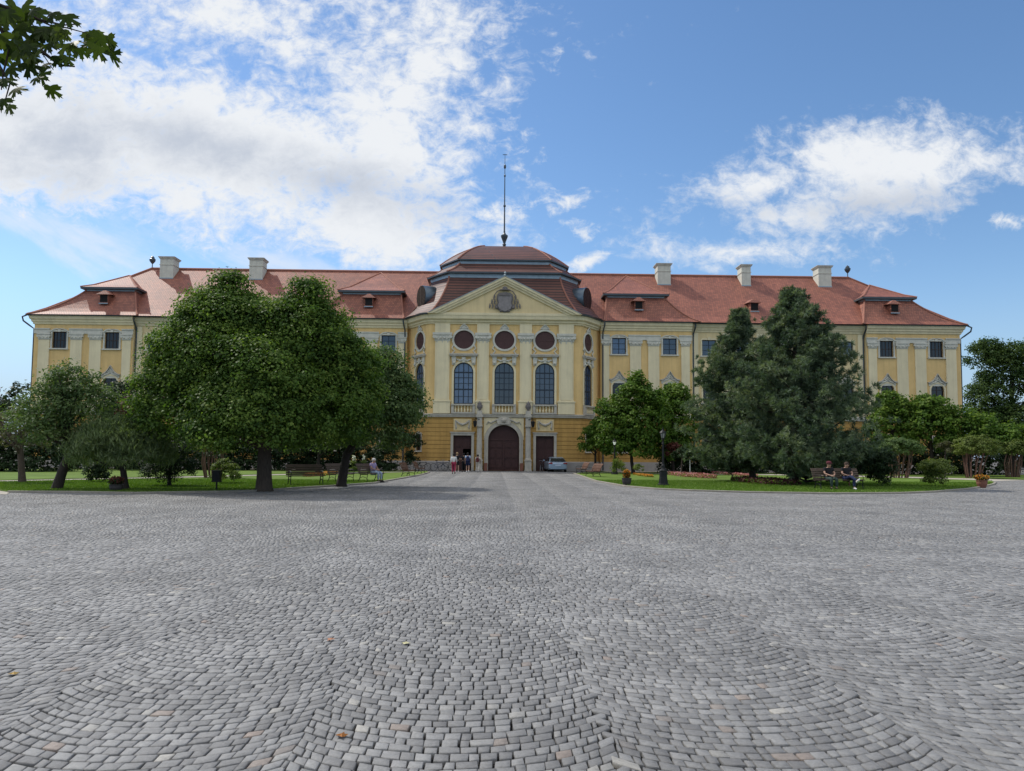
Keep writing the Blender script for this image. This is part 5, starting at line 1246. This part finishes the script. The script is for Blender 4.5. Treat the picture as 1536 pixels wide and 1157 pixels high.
# ---- bicycles
def make_bike(label,loc,rz,fm,group='bicycles by the palace wall'):
    t=thing('bicycle',label,'bicycle',loc,rz,group)
    r=.34
    for x in (-.52,.52):
        m_=MB(); m_.tube([(x+r*math.cos(2*PI*i/20),0,r+r*math.sin(2*PI*i/20)) for i in range(21)],.018,6,False); w_=m_.build('wheel',RUBBER,t)
        m_=MB()
        for i in range(9):
            a=2*PI*i/9; m_.tube([(x,0,r),(x+r*.95*math.cos(a),0,r+r*.95*math.sin(a))],.004,4)
        m_.lathe([(.03,-.03),(.03,.03)],(x,0,r),8); m_.build('spokes',CHROME,w_)
    m_=MB(); bb=(-.08,0,.3); st=(-.22,0,.78); hd=(.36,0,.82); hl=(.4,0,.62)
    for a,c in ((bb,st),(bb,hl),(st,(.37,0,.76)),(bb,(-.52,0,.34)),(st,(-.52,0,.34)),(hd,hl),(hl,(.52,0,.34)),(st,(-.25,0,.88))): m_.tube([a,c],.018,6)
    m_.build('frame',fm,t)
    m_=MB(); m_.lathe([(.02,.9),(.09,.92),(.1,.96),(.03,.98)],(-.25,0,0),10,1.4,.7); m_.build('saddle',RUBBER,t)
    m_=MB(); m_.tube([hd,(.34,0,.98)],.014,6); m_.tube([(.22,.27,1.0),(.34,.12,1.02),(.34,0,.99),(.34,-.12,1.02),(.22,-.27,1.0)],.013,6); m_.build('handlebar',CHROME,t)
    m_=MB(); m_.tube([(-.08,-.09,.2),(-.08,-.05,.3),(-.08,.05,.3),(-.08,.09,.4)],.012,5); m_.build('pedals',IRON,t)
    return t
BLU=mat('dark_blue_frame',(.03,.04,.09),.4,.1); BLK=mat('black_frame',(.02,.02,.022),.4,.1); SIL=mat('silver_frame',(.5,.52,.53),.35,.1,metal=.4)
make_bike('dark blue bicycle leaning by the wall left of the side door',(-6.1,-.75,0),R(8),BLU)
make_bike('black bicycle leaning beside the dark blue one at the wall',(-5.4,-.62,0),R(-170),BLK)
make_bike('black bicycle by the curved wall corner',(-7.7,-.7,0),R(20),BLK)
make_bike('silver bicycle parked on the lawn edge near the shaded wall',(-9.7,-3.2,0.05),R(35),SIL)
make_bike('dark bicycle standing at the left flank of the parked car',(3.55,-1.6,0),R(75),BLK)

# ---- parked car (seen from behind)
def make_car(loc,rz):
    t=thing('parked_car','silver blue hatchback parked at the right side door seen from behind','car',loc,rz)
    # body lofted along y; rear at y=0, nose at +4.2
    def sec(y,hw,z0,zb,r=.09): return [(-hw+.06,y,z0),(-hw,y,z0+.1),(-hw,y,zb-r),(-hw+r,y,zb),(hw-r,y,zb),(hw,y,zb-r),(hw,y,z0+.1),(hw-.06,y,z0)]
    b=MB(); b.loft([sec(0,.76,.33,.72,.1),sec(.03,.83,.27,.86,.1),sec(.12,.875,.22,.93),sec(.5,.89,.2,.95),sec(2.2,.9,.2,.95),sec(3.2,.89,.2,.92),sec(3.95,.84,.22,.78),sec(4.2,.72,.3,.6)],True,True)
    b.quad(*[p for p in sec(0,.76,.33,.72,.1)][::-1]); body=b.build('body',CARP,t,smooth=False)
    # greenhouse
    def gs(y,hw,z,hb,zb): return [(-hb,y,zb),(-hw,y,z-.05),(-hw+.08,y,z),(hw-.08,y,z),(hw,y,z-.05),(hb,y,zb)]
    c=MB(); c.loft([gs(.1,.74,.96,.78,.93),gs(.55,.62,1.3,.8,.93),gs(.95,.62,1.37,.8,.93),gs(1.8,.63,1.38,.8,.93),gs(2.4,.61,1.3,.8,.93),gs(3.1,.66,.95,.78,.92)]); c.build('cabin',CARP,t,smooth=False)
    m_=MB(); m_.add([(-.69,.12,1.0),(.69,.12,1.0),(.57,.50,1.27),(-.57,.50,1.27)],[(0,1,2,3)]); 
    for v in range(len(m_.v)): m_.v[v]=(m_.v[v][0],m_.v[v][1]-.02,m_.v[v][2])
    m_.build('rear_window',CARG,t)
    for e in (-1,1):
        m_=MB(); pts=[(e*.795,.55,.98),(e*.795,2.75,.98),(e*.66,2.3,1.25),(e*.66,.95,1.3)]; m_.add([(x+e*.012,y,z) for x,y,z in pts],[(0,1,2,3)]); m_.build('side_window',CARG,t)
        m_=MB(); x0,x1=sorted((e*.5,e*.86)); m_.prism([(x0,.74),(x1,.72),(x1,.88),(x0,.84)],-.015,.2); m_.build('tail_light',REDL,t)
        m_=MB(); x0,x1=sorted((e*.9,e*1.06)); m_.box(x0,x1,2.6,2.72,.98,1.1); m_.build('wing_mirror',CARP,t)
        for y in (.75,3.35):
            m_=MB(); m_.M=Matrix.Translation((e*.78,y,.31)) @ Matrix.Rotation(PI/2,4,'Y'); m_.lathe([(.22,-.1),(.31,-.1),(.315,0),(.31,.1),(.22,.1)],n=20); w_=m_.build('wheel',RUBBER,t)
            m_=MB(); m_.M=Matrix.Translation((e*.86,y,.31)) @ Matrix.Rotation(PI/2,4,'Y'); m_.lathe([(.2,-.02),(.2,.02),(.06,.03)],n=12); m_.build('rim',CHROME,w_)
    m_=MB(); m_.box(-.8,.8,-.06,.05,.33,.55); m_.box(-.7,.7,-.065,-.05,.27,.33); m_.build('bumper',CARP,t)
    m_=MB(); m_.box(-.26,.26,-.075,-.06,.56,.67); m_.build('number_plate',PLATE,t)
    m_=MB(); m_.tube([(.09*math.cos(2*PI*i/14),-.01,.82+.05*math.sin(2*PI*i/14)) for i in range(15)],.012,5); m_.build('badge_ring',CHROME,t)
    return t
make_car((4.98,-2.9,.0),R(3))

# ------------------------------------------------------------------ people
SKIN=mat('skin',(.42,.25,.18),.6,.05); 
def cl(name,c): return mat(name,c,.9,.12,12)
def skin_obj(name,verts,edges,rad,m,parent,root=0,sub=1):
    me=bpy.data.meshes.new(name); me.from_pydata(verts,edges,[]); me.materials.append(m); o=bpy.data.objects.new(name,me); COL.objects.link(o); o.parent=parent
    md=o.modifiers.new('Skin','SKIN'); md.use_smooth_shade=True
    for i,r in enumerate(rad):
        sv=me.skin_vertices[0].data[i]; sv.radius=(r,r) if not isinstance(r,tuple) else r; sv.use_root=(i==root)
    s=o.modifiers.new('Subdivision','SUBSURF'); s.levels=sub; s.render_levels=sub
    return o
def person(label,loc,rz,pose,shirt,trousers,hair,shoes,h=1.7,short=False,sleeve=True,hat=None,bag=None,grey=False,group=None):
    t=thing('person',label,'person',loc,rz,group); t.scale=(h/1.72,)*3
    if pose=='walk':
        J=dict(pel=(0,0,.95),sp=(0,.01,1.15),ch=(0,0,1.34),nk=(0,.02,1.48),hd=(0,.05,1.6),ht=(0,.05,1.7))
        legs={-1:[(-.1,0,.92),(-.1,.14,.5),(-.1,.05,.09),(-.1,.2,.04)],1:[(.1,0,.92),(.1,.02,.49),(.1,-.2,.13),(.1,-.1,.04)]}
        arms={-1:[(-.19,0,1.41),(-.24,-.08,1.14),(-.23,-.02,.92)],1:[(.19,0,1.41),(.24,.05,1.14),(.23,.18,.94)]}
    elif pose=='stand':
        J=dict(pel=(0,0,.95),sp=(0,.01,1.15),ch=(0,0,1.34),nk=(0,.02,1.48),hd=(0,.04,1.6),ht=(0,.04,1.7))
        legs={e:[(e*.1,0,.92),(e*.11,.03,.5),(e*.12,0,.09),(e*.13,.14,.04)] for e in (-1,1)}
        arms={e:[(e*.19,0,1.41),(e*.25,.02,1.13),(e*.2,.2,1.0)] for e in (-1,1)}
    else:   # sitting, facing +y
        J=dict(pel=(0,0,.53),sp=(0,-.04,.72),ch=(0,-.06,.92),nk=(0,-.03,1.06),hd=(0,.03,1.17),ht=(0,.03,1.27))
        if pose=='crossed':
            legs={-1:[(-.1,.04,.52),(-.1,.45,.52),(-.08,.5,.1),(-.08,.66,.05)],1:[(.1,.04,.53),(.04,.46,.64),(-.06,.78,.42),(-.06,.92,.5)]}
        else: legs={e:[(e*.1,.04,.52),(e*.13,.45,.52),(e*.12,.42,.09),(e*.13,.57,.04)] for e in (-1,1)}
        arms={e:[(e*.19,-.05,1.0),(e*.25,.06,.76),(e*.1,.28,.68)] for e in (-1,1)}
    V_=[];E_=[];Rd=[]; ix={}
    def ad(k,p,r,par=None):
        ix[k]=len(V_); V_.append(p); Rd.append(r)
        if par is not None: E_.append((ix[par],ix[k]))
    ad('pel',J['pel'],.12); ad('sp',J['sp'],.105,'pel'); ad('ch',J['ch'],.125,'sp'); ad('nk',J['nk'],.052,'ch'); 
    hd=Vector(J['hd']); ad('hb',tuple(hd+Vector((0,0,-.06))),.07,'nk'); ad('hd',J['hd'],.088,'hb'); ad('ht',J['ht'],.07,'hd')
    ad('nose',tuple(hd+Vector((0,.11,-.02))),.016,'hd')
    for e in (-1,1):
        ad(('ear',e),tuple(hd+Vector((e*.095,0,-.01))),.018,'hd')
        L=legs[e]; ad(('h',e),L[0],.085,'pel'); ad(('k',e),L[1],.058,('h',e)); ad(('a',e),L[2],.038,('k',e)); ad(('t',e),L[3],.034,('a',e))
        A=arms[e]; ad(('s',e),A[0],.058,'ch'); ad(('e',e),A[1],.042,('s',e)); ad(('w',e),A[2],.027,('e',e))
        dv=(Vector(A[2])-Vector(A[1])).normalized(); sd=dv.cross(Vector((0,1,0))); sd=sd.normalized() if sd.length>.2 else Vector((1,0,0)); nr=dv.cross(sd)
        pc=Vector(A[2])+dv*.07; ad(('p',e),tuple(pc),.026,('w',e))
        for i,(o_,l_) in enumerate(((-.027,.062),(-.009,.075),(.009,.07),(.027,.052))):
            f1=pc+sd*o_+dv*(.02+l_*.5); f2=f1+dv*l_*.45+nr*.02
            ad(('f',e,i),tuple(f1),.0085,('p',e)); ad(('g',e,i),tuple(f2),.0075,('f',e,i))
        ad(('th',e),tuple(Vector(A[2])+dv*.05-sd*.04*e+nr*.01),.01,('w',e)); ad(('th2',e),tuple(Vector(A[2])+dv*.09-sd*.05*e+nr*.015),.009,('th',e))
    skin_obj('body',V_,E_,Rd,SKIN,t)
    # shirt
    v=[J['pel'],J['sp'],J['ch'],tuple(Vector(J['nk'])-Vector((0,0,.05)))]; r_=[.145,.135,.155,.085]; ed=[(0,1),(1,2),(2,3)]
    for e in (-1,1):
        A=arms[e]; k=len(v); el=Vector(A[0]).lerp(Vector(A[1]),1. if sleeve==2 else .65); v+= [A[0],tuple(el)]; r_+=[.078,.062]; ed+=[(2,k),(k,k+1)]
        if sleeve==2: v.append(tuple(Vector(A[1]).lerp(Vector(A[2]),.85))); r_.append(.045); ed.append((k+1,k+2))
    skin_obj('shirt',v,ed,r_,shirt,t)
    v=[tuple(Vector(J['pel'])+Vector((0,0,.03)))]; r_=[.14]; ed=[]
    for e in (-1,1):
        L=legs[e]; k=len(v); v+=[L[0],L[1] if not short else tuple(Vector(L[0]).lerp(Vector(L[1]),.85))]; r_+=[.108,.078]; ed+=[(0,k),(k,k+1)]
        if not short: v.append(tuple(Vector(L[1]).lerp(Vector(L[2]),.92))); r_.append(.058); ed.append((k+1,k+2))
    skin_obj('trousers',v,ed,r_,trousers,t)
    for e in (-1,1):
        L=legs[e]; a=Vector(L[2]); b=Vector(L[3]); m_=MB(); d_=(b-a); m_.tube([a+Vector((0,-.05,-.0)),a+Vector((0,-.02,-.03)),a.lerp(b,.6),b+d_.normalized()*.07],[.045,.055,.05,.03],8); m_.build('shoe',shoes,t,smooth=True)
        m_=MB(); m_.ball(tuple(hd+Vector((e*.035,.083,.015))),.012,6,4); m_.build('eye',DARKIN,t)
    m_=MB(); m_.box(hd.x-.025,hd.x+.025,hd.y+.078,hd.y+.088,hd.z-.062,hd.z-.054); m_.build('mouth',mat('lips',(.3,.12,.1)),t)
    m_=MB(); m_.ball(tuple(hd+Vector((0,-.018,.045))),.108,12,8,1,1.05,.95); m_.ball(tuple(hd+Vector((0,-.05,-.02))),.085,10,6,1.05,.8,1.0); m_.build('hair',hair,t,smooth=True)
    if hat:
        m_=MB(); m_.lathe([(.115,0),(.12,.03),(.11,.09),(.05,.12),(.01,.122)],tuple(hd+Vector((0,-.01,.06))),12); m_.box(hd.x-.08,hd.x+.08,hd.y+.08,hd.y+.2,hd.z+.06,hd.z+.075); m_.build('cap',hat,t)
    if bag:
        bt=thing('backpack',bag[0],'backpack',loc,rz); bt.scale=t.scale
        m_=MB(); m_.loft([[(x*s,y,zz) for x,y in ((-.14,-.13),(-.14,-.2),(-.1,-.27),(.1,-.27),(.14,-.2),(.14,-.13))] for s,zz in ((.75,.98),(1,1.05),(1,1.28),(.8,1.4),(.4,1.43))],True,True); m_.build('pack',bag[1],bt)
        m_=MB()
        for e in (-1,1): m_.tube([(e*.1,-.14,1.38),(e*.11,-.03,1.5),(e*.12,.13,1.42),(e*.14,.17,1.2),(e*.17,.0,1.05),(e*.12,-.14,1.02)],.02,6)
        m_.build('straps',bag[1],bt)
    return t
H_BLK=cl('black_hair',(.015,.012,.012)); H_BLD=cl('blond_hair',(.3,.2,.11)); H_GRY=cl('grey_hair',(.5,.48,.46)); H_BRN=cl('brown_hair',(.06,.04,.03))
WHT=cl('white_cloth',(.62,.62,.6)); RED=cl('raspberry_cloth',(.3,.03,.07)); BLKC=cl('black_cloth',(.014,.014,.017)); NAVY=cl('navy_cloth',(.02,.03,.08)); LBL=cl('pale_blue_cloth',(.4,.48,.62)); CRMC=cl('cream_cloth',(.6,.55,.47)); LIL=cl('lilac_cloth',(.3,.25,.42)); JEAN=cl('light_denim',(.28,.35,.46)); WINE=cl('wine_red_bag',(.12,.03,.035)); SHW=cl('white_shoe',(.65,.65,.65)); SHB=cl('dark_shoe',(.03,.025,.025)); PNK=cl('dark_red_shirt',(.12,.03,.04)); GRN=cl('dark_green_trousers',(.03,.05,.045))
WALKG='visitors walking to the side door'
def pp(px,py): a=G(px,py); return (a[0],a[1],.0)
person('walker in white top and raspberry trousers nearest to the camera',pp(680.5,711),R(3),'walk',WHT,RED,H_BLK,SHB,1.6,sleeve=2,group=WALKG)
person('blond person in black clothes and pale shoes beside the raspberry trousers',pp(685.5,708.5),R(-5),'stand',BLKC,BLKC,H_BLD,SHW,1.72,short=True,group=WALKG)
person('walker in pale blue shirt and navy shorts before the open side door',pp(701.5,708.6),R(0),'walk',LBL,NAVY,H_BLK,SHW,1.7,short=True,group=WALKG,bag=('navy backpack on the walker in the pale blue shirt',NAVY))
person('person in black clothes half hidden left of the pale blue shirt',pp(695.5,707.8),R(10),'stand',BLKC,BLKC,H_BLK,SHB,1.66,group=WALKG)
person('walker in cream clothes below the left entrance column',pp(716.5,707.8),R(-8),'walk',CRMC,CRMC,H_BLK,SHW,1.55,group=WALKG,bag=('wine red backpack on the walker in cream clothes',WINE))
def on_bench(bt,dx,dz=-.06):
    v=Matrix.Rotation(bt.rotation_euler.z,4,'Z') @ Vector((dx,.02,0)); return (bt.location.x+v.x,bt.location.y+v.y,bt.location.z+dz+.03), bt.rotation_euler.z+PI
l_,r_=on_bench(b3,.25); person('grey haired old man in a lilac shirt sitting on a bench',l_,r_,'sit',LIL,JEAN,H_GRY,SHB,1.7)
l_,r_=on_bench(b8,-.45); person('seated person in a cap and dark shirt on the black bench',l_,r_,'sit',BLKC,GRN,H_BRN,SHB,1.72,hat=PNK)
l_,r_=on_bench(b8,.42); person('seated person with crossed legs and white shoes on the black bench',l_,r_,'crossed',BLKC,NAVY,H_BRN,SHW,1.72)
# ---- fallen leaves on the paving
for (px,py,c,lab) in ((609,967,(.55,.52,.3),'pale cream fallen leaf on the paving left of the middle'),(20,1013,(.45,.3,.1),'yellow brown fallen leaf near the left edge of the paving'),(513,1106,(.3,.12,.03),'rust brown fallen leaf low on the paving'),(497,961,(.35,.17,.1),'reddish fallen leaf left of the pale one')):
    b=G(px,py); m_=MB(); outl=[(0,.07),(.02,.035),(.055,.03),(.03,.0),(.04,-.04),(.0,-.03),(-.04,-.04),(-.03,0),(-.055,.03),(-.02,.035)]
    m_.add([(0,0,.022)]+[(x*.62,y*.62,.006+abs(x)*.2) for x,y in outl],[(0,1+i,1+(i+1)%10) for i in range(10)])
    o=m_.build('fallen_leaf',mat('dry_leaf',c,.8,.15,20),loc=(b[0],b[1],0),rotz=px*.7); tag(o,lab,'leaf','fallen leaves on the paving')
